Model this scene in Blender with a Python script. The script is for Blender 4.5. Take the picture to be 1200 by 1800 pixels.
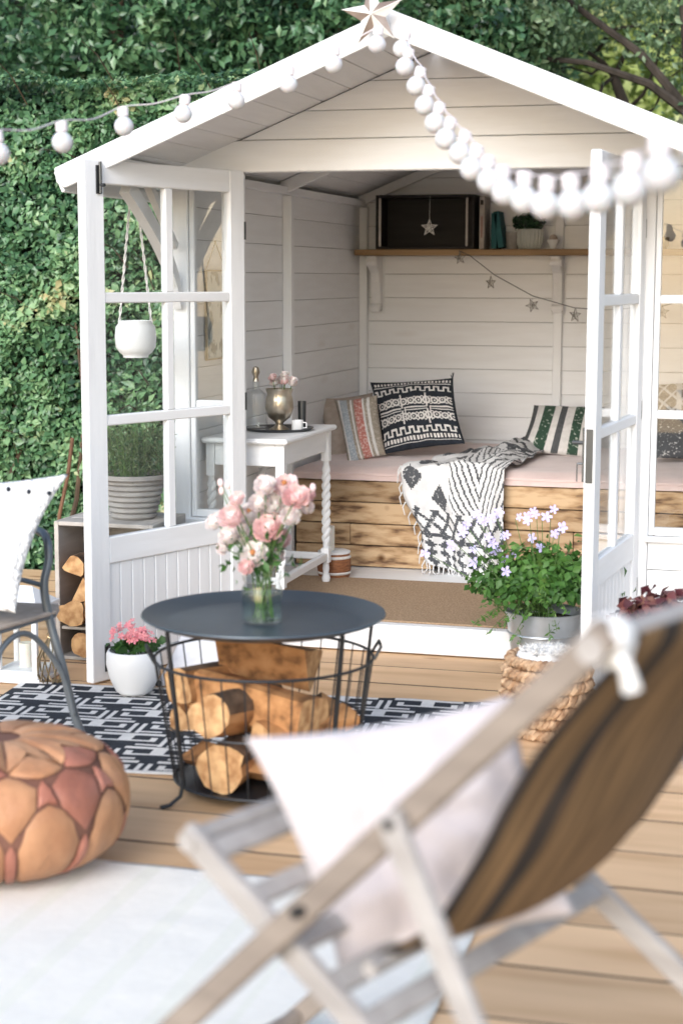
import bpy, bmesh, math, random
import numpy as np
from mathutils import Vector, Matrix, noise
random.seed(7); rng = np.random.default_rng(7)
PI = math.pi
sc = bpy.context.scene
for o in list(bpy.data.objects): bpy.data.objects.remove(o)
col = sc.collection

# ------------------------------------------------------------------ camera
PSI, TH, ROLL, FPX = .2687, .1372, .0024, 2975.5
CAM = Vector((2.1727, -6.414, 1.4767))
cd = bpy.data.cameras.new('camera'); cam = bpy.data.objects.new('camera', cd); col.objects.link(cam)
cd.sensor_fit = 'VERTICAL'; cd.sensor_height = 36; cd.lens = FPX/1800*36
cd.clip_start = .05; cd.clip_end = 200
fwd = Vector((-math.sin(PSI)*math.cos(TH), math.cos(PSI)*math.cos(TH), -math.sin(TH)))
q = fwd.to_track_quat('-Z', 'Y')
cam.location = CAM
cam.rotation_euler = (q.to_matrix() @ Matrix.Rotation(ROLL, 3, 'Z')).to_euler()
cd.dof.use_dof = True; cd.dof.focus_distance = 7.0; cd.dof.aperture_fstop = 2.4
sc.camera = cam
# ------------------------------------------------------------------ light
SUN_EL, SUN_AZ = math.radians(26), math.radians(186)    # azimuth clockwise from +Y; behind camera, a little left
w = bpy.data.worlds.new('World'); sc.world = w; w.use_nodes = True
wn = w.node_tree.nodes; wl = w.node_tree.links
sky = wn.new('ShaderNodeTexSky'); sky.sky_type = 'NISHITA'; sky.sun_disc = False
sky.sun_elevation = SUN_EL; sky.sun_rotation = SUN_AZ
sky.air_density = 1.0; sky.dust_density = 1.5; sky.ozone_density = 1.0
hs = wn.new('ShaderNodeHueSaturation'); hs.inputs['Saturation'].default_value = .8    # overcast: cloud greys the sky
wl.new(sky.outputs[0], hs.inputs['Color']); wl.new(hs.outputs[0], wn['Background'].inputs[0])
wn['Background'].inputs[1].default_value = .14
sd = bpy.data.lights.new('sun', 'SUN'); sd.energy = 1.15; sd.angle = math.radians(34); sd.color = (.895, .945, 1)
so = bpy.data.objects.new('sun', sd); col.objects.link(so)
sdir = Vector((math.sin(SUN_AZ)*math.cos(SUN_EL), math.cos(SUN_AZ)*math.cos(SUN_EL), math.sin(SUN_EL)))
so.rotation_euler = (-sdir).to_track_quat('-Z', 'Y').to_euler(); so.location = (0, -3, 8)
sc.view_settings.view_transform = 'Standard'; sc.view_settings.look = 'None'
sc.view_settings.gamma = 1; sc.view_settings.exposure = 1.2
sc.cycles.max_bounces = 8; sc.cycles.transparent_max_bounces = 12

# ------------------------------------------------------------------ materials
def M(name, c1, c2=None, rough=.6, scale=8, stretch=(1, 1, 1), bump=.1, bscale=None, metal=0, detail=4, rnd=0.0,
      spec=.4, knots=None, ramp=(.35, .65), sheen=0, trans=0, sss=0, c3=None):
    m = bpy.data.materials.new(name); m.use_nodes = True
    n = m.node_tree.nodes; l = m.node_tree.links; b = n['Principled BSDF']
    b.inputs['Roughness'].default_value = rough; b.inputs['Metallic'].default_value = metal
    b.inputs['Specular IOR Level'].default_value = spec
    if sheen: b.inputs['Sheen Weight'].default_value = sheen
    if sss: b.inputs['Subsurface Weight'].default_value = sss; b.inputs['Subsurface Scale'].default_value = .01
    tc = n.new('ShaderNodeTexCoord'); oi = n.new('ShaderNodeObjectInfo')
    ad = n.new('ShaderNodeVectorMath'); ad.operation = 'MULTIPLY_ADD'
    cx = n.new('ShaderNodeCombineXYZ')
    for i in range(3): l.new(oi.outputs['Random'], cx.inputs[i])
    ad.inputs[1].default_value = (37, 17, 53)
    l.new(cx.outputs[0], ad.inputs[0]); l.new(tc.outputs['Object'], ad.inputs[2])
    mp = n.new('ShaderNodeMapping'); mp.inputs['Scale'].default_value = stretch
    l.new(ad.outputs[0], mp.inputs[0])
    nt = n.new('ShaderNodeTexNoise'); nt.inputs['Scale'].default_value = scale; nt.inputs['Detail'].default_value = detail
    l.new(mp.outputs[0], nt.inputs[0])
    cr = n.new('ShaderNodeValToRGB'); e = cr.color_ramp.elements
    c2 = c2 or tuple(x*.88 for x in c1)
    e[0].position, e[1].position = ramp
    e[0].color = (*c2, 1); e[1].color = (*c1, 1)
    if c3: x = e.new((ramp[0]+ramp[1])/2); x.color = (*c3, 1)
    l.new(nt.outputs[0], cr.inputs[0]); out = cr.outputs[0]
    if knots:
        v = n.new('ShaderNodeTexVoronoi'); v.inputs['Scale'].default_value = knots[0]
        mk = n.new('ShaderNodeMapping'); mk.inputs['Scale'].default_value = knots[2]
        l.new(ad.outputs[0], mk.inputs[0]); l.new(mk.outputs[0], v.inputs[0])
        kr = n.new('ShaderNodeValToRGB'); k = kr.color_ramp.elements
        k[0].position = 0.03; k[0].color = (*knots[1], 1); k[1].position = .13; k[1].color = (1, 1, 1, 1)
        l.new(v.outputs['Distance'], kr.inputs[0])
        mx = n.new('ShaderNodeMix'); mx.data_type = 'RGBA'; mx.blend_type = 'MULTIPLY'; mx.inputs[0].default_value = 1
        l.new(out, mx.inputs[6]); l.new(kr.outputs[0], mx.inputs[7]); out = mx.outputs[2]
    if rnd:
        h = n.new('ShaderNodeHueSaturation'); mr = n.new('ShaderNodeMapRange')
        mr.inputs[3].default_value = 1-rnd; mr.inputs[4].default_value = 1+rnd
        l.new(oi.outputs['Random'], mr.inputs[0]); l.new(mr.outputs[0], h.inputs['Value']); l.new(out, h.inputs['Color']); out = h.outputs[0]
    l.new(out, b.inputs['Base Color'])
    if bump:
        bp = n.new('ShaderNodeBump'); bp.inputs['Strength'].default_value = bump; bp.inputs['Distance'].default_value = .01
        if bscale:
            nb = n.new('ShaderNodeTexNoise'); nb.inputs['Scale'].default_value = bscale; nb.inputs['Detail'].default_value = 3
            l.new(mp.outputs[0], nb.inputs[0]); l.new(nb.outputs[0], bp.inputs['Height'])
        else: l.new(nt.outputs[0], bp.inputs['Height'])
        l.new(bp.outputs[0], b.inputs['Normal'])
    return m
def leafmat(name, cols, rough=.45, trans=.25):
    m = bpy.data.materials.new(name); m.use_nodes = True
    n = m.node_tree.nodes; l = m.node_tree.links; b = n['Principled BSDF']
    at = n.new('ShaderNodeAttribute'); at.attribute_name = 'rnd'
    cr = n.new('ShaderNodeValToRGB'); cr.color_ramp.interpolation = 'LINEAR'
    e = cr.color_ramp.elements; e[0].color = (*cols[0], 1); e[1].color = (*cols[-1], 1)
    for i, c in enumerate(cols[1:-1]): x = e.new((i+1)/(len(cols)-1)); x.color = (*c, 1)
    l.new(at.outputs['Fac'], cr.inputs[0]); l.new(cr.outputs[0], b.inputs['Base Color'])
    b.inputs['Roughness'].default_value = rough
    tr = n.new('ShaderNodeBsdfTranslucent'); l.new(cr.outputs[0], tr.inputs[0])
    mx = n.new('ShaderNodeMixShader'); mx.inputs[0].default_value = trans
    l.new(b.outputs[0], mx.inputs[1]); l.new(tr.outputs[0], mx.inputs[2]); l.new(mx.outputs[0], n['Material Output'].inputs[0])
    return m
def glassmat(name, tint=(.97, .98, .98), f=1.25):
    m = bpy.data.materials.new(name); m.use_nodes = True
    n = m.node_tree.nodes; l = m.node_tree.links; n.remove(n['Principled BSDF'])
    t = n.new('ShaderNodeBsdfTransparent'); t.inputs[0].default_value = (*tint, 1)
    g = n.new('ShaderNodeBsdfGlossy'); g.inputs['Roughness'].default_value = .01; g.inputs[0].default_value = (.9, .9, .9, 1)
    fr = n.new('ShaderNodeFresnel'); ge = n.new('ShaderNodeNewGeometry'); mr = n.new('ShaderNodeMapRange')
    mr.inputs[3].default_value = 1.45; mr.inputs[4].default_value = 1/1.45
    l.new(ge.outputs['Backfacing'], mr.inputs[0]); l.new(mr.outputs[0], fr.inputs[0])
    x = n.new('ShaderNodeMixShader'); l.new(fr.outputs[0], x.inputs[0]); l.new(t.outputs[0], x.inputs[1]); l.new(g.outputs[0], x.inputs[2])
    l.new(x.outputs[0], n['Material Output'].inputs[0]); return m
X_, Y_, Z_ = (.12, 1, 1), (1, .12, 1), (1, 1, .12)     # grain along x / y / z
WHITE = (.82, .83, .845)
mPaint = M('white_paint', WHITE, (.79, .80, .815), .5, 5, (1, 1, 1), .12, 60)
mPaintX = M('white_paint_grain_x', WHITE, (.785, .79, .80), .5, 30, X_, .22, rnd=.03, knots=(1.3, (.92, .90, .88), (1, 4, 4)))
mPaintY = M('white_paint_grain_y', WHITE, (.785, .79, .80), .5, 30, Y_, .22, rnd=.03, knots=(1.3, (.92, .90, .88), (4, 1, 4)))
mPaintZ = M('white_paint_grain_z', WHITE, (.79, .80, .815), .5, 30, Z_, .2, rnd=.02)
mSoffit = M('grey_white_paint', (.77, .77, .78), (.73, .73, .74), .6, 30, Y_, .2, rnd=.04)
mFelt = M('roof_felt', (.12, .13, .12), (.08, .09, .08), .95, 90, bump=.4)
mDark = M('dark_gap', (.03, .028, .025), rough=.9)
mDeck = M('deck_pine', (.72, .475, .275), (.54, .33, .175), .65, 10, (.14, 1.0, 1), .2, rnd=.12, c3=(.66, .43, .245),
          knots=(2.2, (.42, .30, .22), (.9, 2.4, 1)), detail=7, ramp=(.3, .7))
mSeamWall = M('grey_board_joint', (.22, .21, .20), rough=.9)
mDeckEdge = M('gap_shade_board_edge', (.14, .095, .06), (.09, .06, .04), .9, 20)  # shade of the board gaps, painted dark brown on the edges
mDeckGap = M('deck_underside', (.05, .035, .025), rough=.9)
mGround = M('soil', (.09, .07, .045), (.05, .04, .03), .95, 12, bump=.5)
mPallet = M('pallet_wood', (.50, .35, .21), (.12, .065, .035), .8, 13, (.55, 1, 2.2), .4, rnd=.22, detail=12, ramp=(.33, .58), c3=(.37, .235, .125),
            knots=(5, (.28, .18, .1), (1, 1, 1)))
mShelf = M('oiled_shelf_wood', (.34, .22, .11), (.22, .13, .06), .6, 12, X_, .2)
mLog = M('split_log_wood', (.47, .24, .10), (.12, .055, .022), .85, 13, (1.6, .35, 1.6), .8, rnd=.25, detail=8, c3=(.36, .17, .065), ramp=(.30, .66))
mLogEnd = M('sawn_log_end', (.60, .37, .18), (.34, .17, .07), .85, 30, bump=.5, rnd=.1)
mBark = M('bark', (.13, .085, .055), (.05, .035, .025), .95, 14, (1, 1, .3), .8)
mLimb = M('dark_limb_bark', (.05, .04, .032), (.022, .018, .014), .95, 14, (1, 1, .3), .8)
mBarkR = M('reddish_stake', (.20, .105, .06), (.10, .05, .03), .9, 20, Z_, .4)
mGreyWood = M('weathered_grey_wood', (.50, .465, .43), (.36, .33, .30), .75, 16, (1, .15, 1), .25, rnd=.05)
mChairWood = M('limewashed_chair_wood', (.27, .225, .19), (.20, .165, .14), .7, 22, X_, .2, rnd=.05)
mChairPale = M('pale_limewashed_wood', (.40, .375, .36), (.31, .285, .27), .7, 22, X_, .2, rnd=.04)
mBlack = M('black_metal', (.022, .025, .03), (.015, .017, .02), .45, metal=.3, spec=.5)
mTray = M('slate_blue_metal_tray', (.055, .075, .095), (.04, .056, .073), .42, 5, bump=.03, spec=.6, metal=.25)
mGrey = M('grey_metal_tube', (.16, .185, .21), (.13, .15, .17), .38, 6, bump=.03, metal=.35)
mSteelDark = M('dark_steel', (.08, .085, .09), rough=.35, metal=.8)
mZinc = M('galvanised_zinc', (.56, .59, .62), (.40, .43, .46), .34, 9, bump=.05, metal=.7)
mBrass = M('antique_brass', (.46, .36, .22), (.28, .22, .14), .32, 25, bump=.2, metal=1)
mSilver = M('aged_mercury_silver', (.62, .56, .47), (.40, .34, .26), .28, 20, bump=.25, metal=.9)
mWire = M('thin_silver_wire', (.22, .21, .20), rough=.45, metal=.6)
mGlass = glassmat('clear_glass')
mWater = glassmat('vase_glass_and_water', (.86, .91, .88))
mCer = M('white_ceramic', (.80, .81, .82), (.76, .77, .78), .3, 6, bump=.02, spec=.5)
mBulb = M('white_bulb_plastic', (.60, .60, .62), (.58, .58, .60), .28, 4, bump=0, sss=.25, spec=.5)
mSock = M('white_bulb_socket', (.78, .72, .74), rough=.5)
mPinkC = M('pale_pink_cushion_linen', (.72, .57, .54), (.65, .50, .47), .95, 9, bump=.3, bscale=220, sheen=.3)
mWhiteC = M('white_linen', (.82, .80, .80), (.77, .74, .75), .95, 6, bump=.35, bscale=180, sheen=.3)
mBlushC = M('blush_white_velvet', (.58, .53, .54), (.55, .495, .505), .95, 4, bump=.25, bscale=150, sheen=.3)
mCrochet = M('white_crochet', (.74, .74, .735), (.52, .52, .52), .95, 70, bump=1.0, ramp=(.32, .5), detail=1)
mRugW = M('white_woven_rug', (.86, .83, .77), (.80, .77, .71), .95, 30, (1, 6, 1), .45, bscale=120)
mRugY = M('faint_yellow_stripe', (.81, .795, .71), (.77, .75, .67), .95, 30, (1, 6, 1), .4, bscale=120)
mNavy = M('black_navy_cotton', (.022, .028, .04), (.014, .018, .026), .95, 60, bump=.4, bscale=300)
mCream = M('cream_cotton', (.74, .72, .70), (.66, .64, .62), .95, 60, bump=.4, bscale=300)
mBeige = M('beige_linen', (.44, .37, .32), (.37, .31, .26), .95, 30, bump=.3, bscale=250)
mRed = M('faded_red_weave', (.45, .17, .14), (.62, .42, .38), .95, 95, bump=.4, ramp=(.4, .5))
mBlueG = M('blue_grey_weave', (.34, .38, .42), (.52, .54, .56), .95, 120, bump=.4, ramp=(.4, .5))
mTaupe = M('taupe_weave', (.31, .27, .22), (.44, .39, .33), .95, 100, bump=.4, ramp=(.4, .5))
mGreenF = M('dark_green_floral_stripe', (.035, .075, .05), (.42, .46, .40), .95, 60, bump=.3, ramp=(.36, .42))
mCharc = M('charcoal_stripe', (.10, .105, .11), (.07, .075, .08), .95, 80, bump=.3)
mJute = M('jute_weave', (.40, .28, .18), (.30, .20, .12), .95, 130, (1, .5, 1), .5, detail=2)
mSling = M('brown_canvas', (.24, .145, .07), (.09, .055, .028), .9, 10, (.5, 9, .5), .3, c3=(.18, .11, .052))
mThrowW = M('white_throw_cotton', (.74, .74, .74), (.64, .64, .65), .95, 25, bump=.4, bscale=160)
mSlStripe = M('dark_canvas_stripe', (.045, .035, .03), (.025, .02, .018), .95, 10, bump=.3)
mThrowG = M('charcoal_throw_weave', (.075, .08, .09), (.60, .60, .60), .95, 75, bump=.4, ramp=(.30, .42))
mLeaA = M('tan_leather', (.48, .25, .13), (.36, .17, .085), .48, 9, bump=.25, bscale=60, rnd=.10)
mLeaB = M('reddish_leather', (.36, .145, .10), (.27, .10, .065), .45, 9, bump=.25, bscale=60, rnd=.10)
mSeam = M('dark_leather_seam', (.17, .075, .05), rough=.7)
mWick = M('water_hyacinth_braid', (.60, .42, .27), (.22, .11, .05), .8, 16, bump=.5, rnd=.15)
mFur = M('white_fleece', (.80, .79, .78), (.66, .64, .62), .95, 30, bump=1.0)
mTerra = M('grey_terracotta', (.33, .315, .30), (.25, .235, .225), .85, 14, bump=.2)
mTeal = M('teal_book_cloth', (.02, .10, .11), (.015, .08, .09), .8, 40)
mBook = M('pale_book_spine', (.42, .38, .34), (.32, .28, .25), .8, 25, bump=.1)
mPrint = M('botanical_print_paper', (.55, .58, .55), (.16, .19, .18), .6, 13, bump=0, ramp=(.42, .48))
mCandle = M('candle_wax', (.80, .78, .70), rough=.4, sss=.3)
mAmber = M('brown_stripe_weave', (.30, .12, .05), (.18, .07, .03), .7, 40, (1, 1, 4), .4)
mStarT = M('weathered_tin_star', (.42, .34, .29), (.25, .19, .16), .5, 12, bump=.2, metal=.5)
mStarW = M('white_painted_star', (.76, .75, .72), rough=.5)
mPetal = M('blush_petal', (.84, .68, .66), (.80, .58, .57), .6, 20, bump=.05, rnd=.08, sss=.15)
mPetalW = M('creamy_petal', (.85, .79, .76), (.83, .72, .70), .6, 20, bump=.05, rnd=.05, sss=.15)
mPetalP = M('coral_pink_petal', (.80, .33, .34), (.70, .22, .26), .6, 20, bump=.05, rnd=.12)
mLilac = M('lilac_petal', (.60, .55, .82), (.50, .44, .74), .6, 20, bump=.05, rnd=.08)
mHeart = M('flower_heart', (.45, .18, .06), rough=.8)
mStem = M('green_stem', (.10, .19, .05), (.07, .13, .04), .6)
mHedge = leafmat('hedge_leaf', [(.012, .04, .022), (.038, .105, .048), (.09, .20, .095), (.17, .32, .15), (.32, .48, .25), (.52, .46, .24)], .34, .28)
mLaurel = leafmat('dark_glossy_leaf', [(.012, .035, .02), (.04, .105, .05), (.09, .20, .095), (.18, .32, .16), (.38, .50, .30)], .28, .3)
mPale = leafmat('silvery_green_leaf', [(.05, .11, .05), (.11, .19, .09), (.19, .29, .16), (.34, .43, .28)], .4, .3)
mBright = leafmat('yellow_green_leaf', [(.30, .40, .10), (.50, .60, .18), (.68, .74, .32), (.80, .82, .50)], .5, .45)
mGer = leafmat('geranium_leaf', [(.03, .09, .02), (.06, .16, .03), (.11, .24, .05), (.22, .34, .09)], .5, .3)
mLav = leafmat('grey_green_herb', [(.03, .06, .025), (.07, .12, .05), (.13, .18, .08), (.22, .20, .13)], .6)
mPurp = leafmat('burgundy_leaf', [(.06, .02, .025), (.14, .04, .05), (.22, .09, .07), (.25, .18, .12)], .4)
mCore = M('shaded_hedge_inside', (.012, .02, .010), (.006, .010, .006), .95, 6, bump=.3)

# ------------------------------------------------------------------ helpers
def tag(o, label=None, cat=None, group=None, kind=None):
    if label: o['label'] = label
    if cat: o['category'] = cat
    if group: o['group'] = group
    if kind: o['kind'] = kind
    return o
def thing(name, label, cat, loc=(0, 0, 0), group=None, rz=0):
    o = bpy.data.objects.new(name, None); o.empty_display_size = .1; col.objects.link(o)
    o.location = loc; o.rotation_euler.z = rz
    return tag(o, label, cat, group)
def origin(p):
    v = Vector((0, 0, 0))
    while p is not None: v += p.location; p = p.parent
    return v
class MB:
    def __init__(s): s.v = []; s.f = []; s.m = []; s.cm = 0
    def mat(s, i): s.cm = i; return s
    def add(s, vs, fs):
        b = len(s.v); s.v += [tuple(x) for x in vs]; s.f += [tuple(b+i for i in f) for f in fs]; s.m += [s.cm]*len(fs); return s
    def box(s, a, b):
        x0, y0, z0 = a; x1, y1, z1 = b
        return s.add([(x0,y0,z0),(x1,y0,z0),(x1,y1,z0),(x0,y1,z0),(x0,y0,z1),(x1,y0,z1),(x1,y1,z1),(x0,y1,z1)],
                     [(0,3,2,1),(4,5,6,7),(0,1,5,4),(1,2,6,5),(2,3,7,6),(3,0,4,7)])
    def bar(s, p, q, w, h, up=(0, 0, 1)):
        p = Vector(p); q = Vector(q); d = (q-p).normalized(); u = Vector(up)
        if abs(d.dot(u)) > .98: u = Vector((0, 1, 0))
        r = d.cross(u).normalized()*w/2; t = r.cross(d).normalized()*h/2
        vs = [c+e for c in (p, q) for e in (-r-t, r-t, r+t, -r+t)]
        return s.add(vs, [(0,3,2,1),(4,5,6,7),(0,1,5,4),(1,2,6,5),(2,3,7,6),(3,0,4,7)])
    def prism(s, pts, a, b, ax='Y'):
        n = len(pts)
        def P(p, t): return {'Y': (p[0], t, p[1]), 'X': (t, p[0], p[1]), 'Z': (p[0], p[1], t)}[ax]
        vs = [P(p, a) for p in pts]+[P(p, b) for p in pts]
        fs = [tuple(range(n)), tuple(range(2*n-1, n-1, -1))]+[(i, i+n, (i+1) % n+n, (i+1) % n) for i in range(n)]
        return s.add(vs, fs)
    def tube(s, pts, r, n=8, closed=False):
        pts = [Vector(p) for p in pts]; N = len(pts); rs = r if isinstance(r, (list, tuple)) else [r]*N
        b = len(s.v); prev = None
        for i, p in enumerate(pts):
            if closed: d = pts[(i+1) % N]-pts[i-1]
            else: d = pts[min(i+1, N-1)]-pts[max(i-1, 0)]
            d.normalize()
            if prev is None: prev = d.orthogonal().normalized()
            prev = (prev-d*prev.dot(d)); prev = prev.normalized() if prev.length > 1e-6 else d.orthogonal().normalized()
            y = d.cross(prev)
            for k in range(n):
                a = 2*PI*k/n; s.v.append(tuple(p+(prev*math.cos(a)+y*math.sin(a))*rs[i]))
        for i in range(N if closed else N-1):
            j = (i+1) % N
            for k in range(n):
                s.f.append((b+i*n+k, b+i*n+(k+1) % n, b+j*n+(k+1) % n, b+j*n+k)); s.m.append(s.cm)
        if not closed:
            s.f.append(tuple(b+k for k in range(n-1, -1, -1))); s.m.append(s.cm)
            s.f.append(tuple(b+(N-1)*n+k for k in range(n))); s.m.append(s.cm)
        return s
    def lathe(s, prof, c=(0, 0, 0), n=24, tilt=None):
        b = len(s.v); c = Vector(c)
        for r, z in prof:
            for k in range(n):
                a = 2*PI*k/n; p = Vector((r*math.cos(a), r*math.sin(a), z))
                if tilt is not None: p = tilt @ p
                s.v.append(tuple(c+p))
        for i in range(len(prof)-1):
            for k in range(n):
                s.f.append((b+i*n+k, b+i*n+(k+1) % n, b+(i+1)*n+(k+1) % n, b+(i+1)*n+k)); s.m.append(s.cm)
        if prof[0][0] > 1e-5: s.f.append(tuple(b+k for k in range(n-1, -1, -1))); s.m.append(s.cm)
        if prof[-1][0] > 1e-5: s.f.append(tuple(b+(len(prof)-1)*n+k for k in range(n))); s.m.append(s.cm)
        return s
    def ball(s, c, r, n=16, m=10, sz=1):
        return s.lathe([(max(1e-6, r*math.sin(PI*i/m)), -r*sz*math.cos(PI*i/m)) for i in range(m+1)], c, n)
    def build(s, name, mats, parent=None, smooth=False, bev=0, loc=None, angle=40):
        if not isinstance(mats, (list, tuple)): mats = [mats]
        V = np.array(s.v, dtype=float)
        if parent is None:
            L = Vector(loc) if loc is not None else Vector(((V[:, 0].min()+V[:, 0].max())/2, (V[:, 1].min()+V[:, 1].max())/2, V[:, 2].min()))
            off = L
        else: off = origin(parent)
        me = bpy.data.meshes.new(name)
        me.from_pydata([tuple(x) for x in (V-np.array(off))], [], s.f)
        for m in mats: me.materials.append(m)
        if len(mats) > 1: me.polygons.foreach_set('material_index', s.m)
        if bev:
            bm = bmesh.new(); bm.from_mesh(me)
            ed = [e for e in bm.edges if len(e.link_faces) == 2 and e.calc_face_angle(0) > .6]
            bmesh.ops.bevel(bm, geom=ed, offset=bev, segments=1, affect='EDGES', clamp_overlap=True)
            bm.to_mesh(me); bm.free()
        if smooth:
            me.polygons.foreach_set('use_smooth', [True]*len(me.polygons)); me.set_sharp_from_angle(angle=math.radians(angle))
        me.update()
        o = bpy.data.objects.new(name, me); col.objects.link(o)
        if parent is None: o.location = L
        else: o.parent = parent
        return o
def box(name, parent, mat, a, b, bev=.003, **k): return MB().box(a, b).build(name, mat, parent, bev=bev, **k)
def copy_tree(o, parent=None, loc=None, rz=None):
    c = o.copy(); col.objects.link(c); c.parent = parent
    if loc is not None: c.location = loc
    if rz is not None: c.rotation_euler.z = rz
    for ch in list(o.children): copy_tree(ch, c)
    return c
def leaves(name, P, N, size, mat, parent=None, kind='stuff', asp=.5, jit=.6, droop=0, cval=None):
    """many folded leaves in one mesh: P points (n,3), N normals (n,3)"""
    n = len(P); N = N+rng.normal(0, jit, (n, 3)); N[:, 2] += .15
    N /= np.linalg.norm(N, axis=1)[:, None]
    T = rng.normal(0, 1, (n, 3)); T[:, 2] -= droop
    T -= (T*N).sum(1)[:, None]*N; T /= np.linalg.norm(T, axis=1)[:, None]
    B = np.cross(N, T); S = (size*rng.uniform(.6, 1.25, n))[:, None]
    w = asp*S/2
    v0 = P-T*S*.5; v1 = P+B*w+N*w*.35-T*S*.05; v2 = P+T*S*.5-N*S*.12; v3 = P-B*w+N*w*.35-T*S*.05; v4 = P+T*S*.02
    V = np.stack([v0, v1, v2, v3, v4], 1).reshape(-1, 3)
    b = (np.arange(n)*5)[:, None, None]
    F = (b+np.array([[0, 1, 4], [1, 2, 4], [2, 3, 4], [3, 0, 4]])[None]).reshape(-1, 3)
    off = np.array(origin(parent)) if parent is not None else np.array([V[:, 0].mean(), V[:, 1].mean(), V[:, 2].min()])
    me = bpy.data.meshes.new(name)
    me.vertices.add(len(V)); me.vertices.foreach_set('co', (V-off).ravel())
    me.loops.add(F.size); me.loops.foreach_set('vertex_index', F.ravel().astype(np.int32))
    me.polygons.add(len(F)); me.polygons.foreach_set('loop_start', (np.arange(len(F))*3).astype(np.int32))
    me.polygons.foreach_set('loop_total', np.full(len(F), 3, np.int32)); me.update(calc_edges=True)
    r = rng.beta(2, 2.6, n) if cval is None else np.clip(cval+rng.normal(0, .13, n), 0, 1)
    at = me.attributes.new('rnd', 'FLOAT', 'FACE'); at.data.foreach_set('value', np.repeat(r, 4).astype(np.float32))
    me.materials.append(mat)
    o = bpy.data.objects.new(name, me); col.objects.link(o)
    if parent is not None: o.parent = parent
    else: o.location = off
    if kind: o['kind'] = kind
    return o
def nz(x, y, z, s=1., o=0.): return noise.noise(Vector((x*s+o, y*s+o*1.7, z*s-o)))
def pillow(name, C, thick, mats, parent, pat=None, n=40, edge=.07, wr=.006, seed=0, backmat=None):
    """C = corners TL,TR,BR,BL (world); pat(u,v)->material index on the front, u left-right, v top-bottom in 0..1"""
    TL, TR, BR, BL = [Vector(c) for c in C]
    nr = ((TR-TL)+(BR-BL)).cross((TL-BL)+(TR-BR)).normalized()
    mb = MB(); 
    for side in (1, -1):
        base = len(mb.v)
        for j in range(n+1):
            for i in range(n+1):
                u, v = i/n, j/n; a, b = 2*u-1, 2*v-1
                a2 = a*(1-edge*(1-b*b)); b2 = b*(1-edge*(1-a*a)); uu, vv = (a2+1)/2, (b2+1)/2
                p = TL*(1-uu)*(1-vv)+TR*uu*(1-vv)+BR*uu*vv+BL*(1-uu)*vv
                t = thick/2*(max(0, 1-a**2))**.55*(max(0, 1-b**2))**.55
                e = (1-a*a)*(1-b*b)
                wv = wr*(nz(u*3, v*3, seed, 1.6)+.5*nz(u*8, v*8, seed+3))*min(1, e*4)
                mb.v.append(tuple(p+nr*side*(t+wv*1.5)+nr*.02*wv))
        for j in range(n):
            for i in range(n):
                q4 = [base+j*(n+1)+i, base+(j+1)*(n+1)+i, base+(j+1)*(n+1)+i+1, base+j*(n+1)+i+1]
                if side < 0: q4 = q4[::-1]
                mb.f.append(tuple(q4))
                mb.m.append(pat((i+.5)/n, (j+.5)/n) if (pat and side > 0) else (0 if side > 0 else (backmat or 0)))
    o = mb.build(name, mats, parent, smooth=True, angle=80)
    bm = bmesh.new(); bm.from_mesh(o.data); bmesh.ops.remove_doubles(bm, verts=bm.verts, dist=1e-5); bm.to_mesh(o.data); bm.free()
    return o
def camray(px, py):
    u = px-600; v = py-900
    x = u*math.cos(ROLL)+v*math.sin(ROLL); y = -u*math.sin(ROLL)+v*math.cos(ROLL)
    a = x/FPX; up = -y/FPX; b = math.cos(TH)+up*math.sin(TH); z = -math.sin(TH)+up*math.cos(TH)
    return Vector((a*math.cos(PSI)-b*math.sin(PSI), a*math.sin(PSI)+b*math.cos(PSI), z))
def at(px, py, ax, val):
    r = camray(px, py); i = 'XYZ'.index(ax); return CAM+r*((val-CAM[i])/r[i])
def atd(px, py, d): return CAM+camray(px, py).normalized()*d
#PART2
# ================================================================== SETTING
g = MB().box((-14, -12, -.5), (16, 22, -.16)).build('ground', mGround); tag(g, kind='structure')
deck = bpy.data.objects.new('deck', None); col.objects.link(deck); tag(deck, kind='structure')
box('joist_bed', deck, mDeckGap, (-2.3, -4.6, -.155), (3.6, 1.33, -.034), 0)
y = -4.55; k = 0
while y < 1.25:
    zj = random.uniform(-.0015, .0015)
    x0, x1 = -2.3+random.uniform(-.03, .03), 3.6
    if y > -.12 and y < 1.25: x1 = -.33      # beside the summerhouse
    elif y > -.12: x1 = 3.6
    bm_ = MB(); yb = y+.2645; zt = zj; e_ = .0025
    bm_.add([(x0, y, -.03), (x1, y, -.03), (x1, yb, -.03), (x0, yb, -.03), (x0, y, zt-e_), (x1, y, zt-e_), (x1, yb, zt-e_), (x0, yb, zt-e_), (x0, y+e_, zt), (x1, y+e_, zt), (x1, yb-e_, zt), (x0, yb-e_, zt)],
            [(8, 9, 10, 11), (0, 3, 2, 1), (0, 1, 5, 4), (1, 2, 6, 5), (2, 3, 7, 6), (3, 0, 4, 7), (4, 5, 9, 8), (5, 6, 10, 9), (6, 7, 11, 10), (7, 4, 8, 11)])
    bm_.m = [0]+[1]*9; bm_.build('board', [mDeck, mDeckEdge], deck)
    # nail heads sit in the boards
    y += .27; k += 1

# ================================================================== SUMMERHOUSE
C = .77; HX0, HX1 = -.293, 1.833; ZG, SL = 2.333, .4108; YF, YB = -.73, 2.86; YW = 2.69; XL, XR = -.2256, 1.7656; FZ = .112
def zr(x): return ZG-SL*abs(x-C)          # underside of the roof
house = thing('summerhouse', 'white painted wooden summerhouse with open double doors and pitched roof', 'summerhouse', (C, 1.0, 0))
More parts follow.
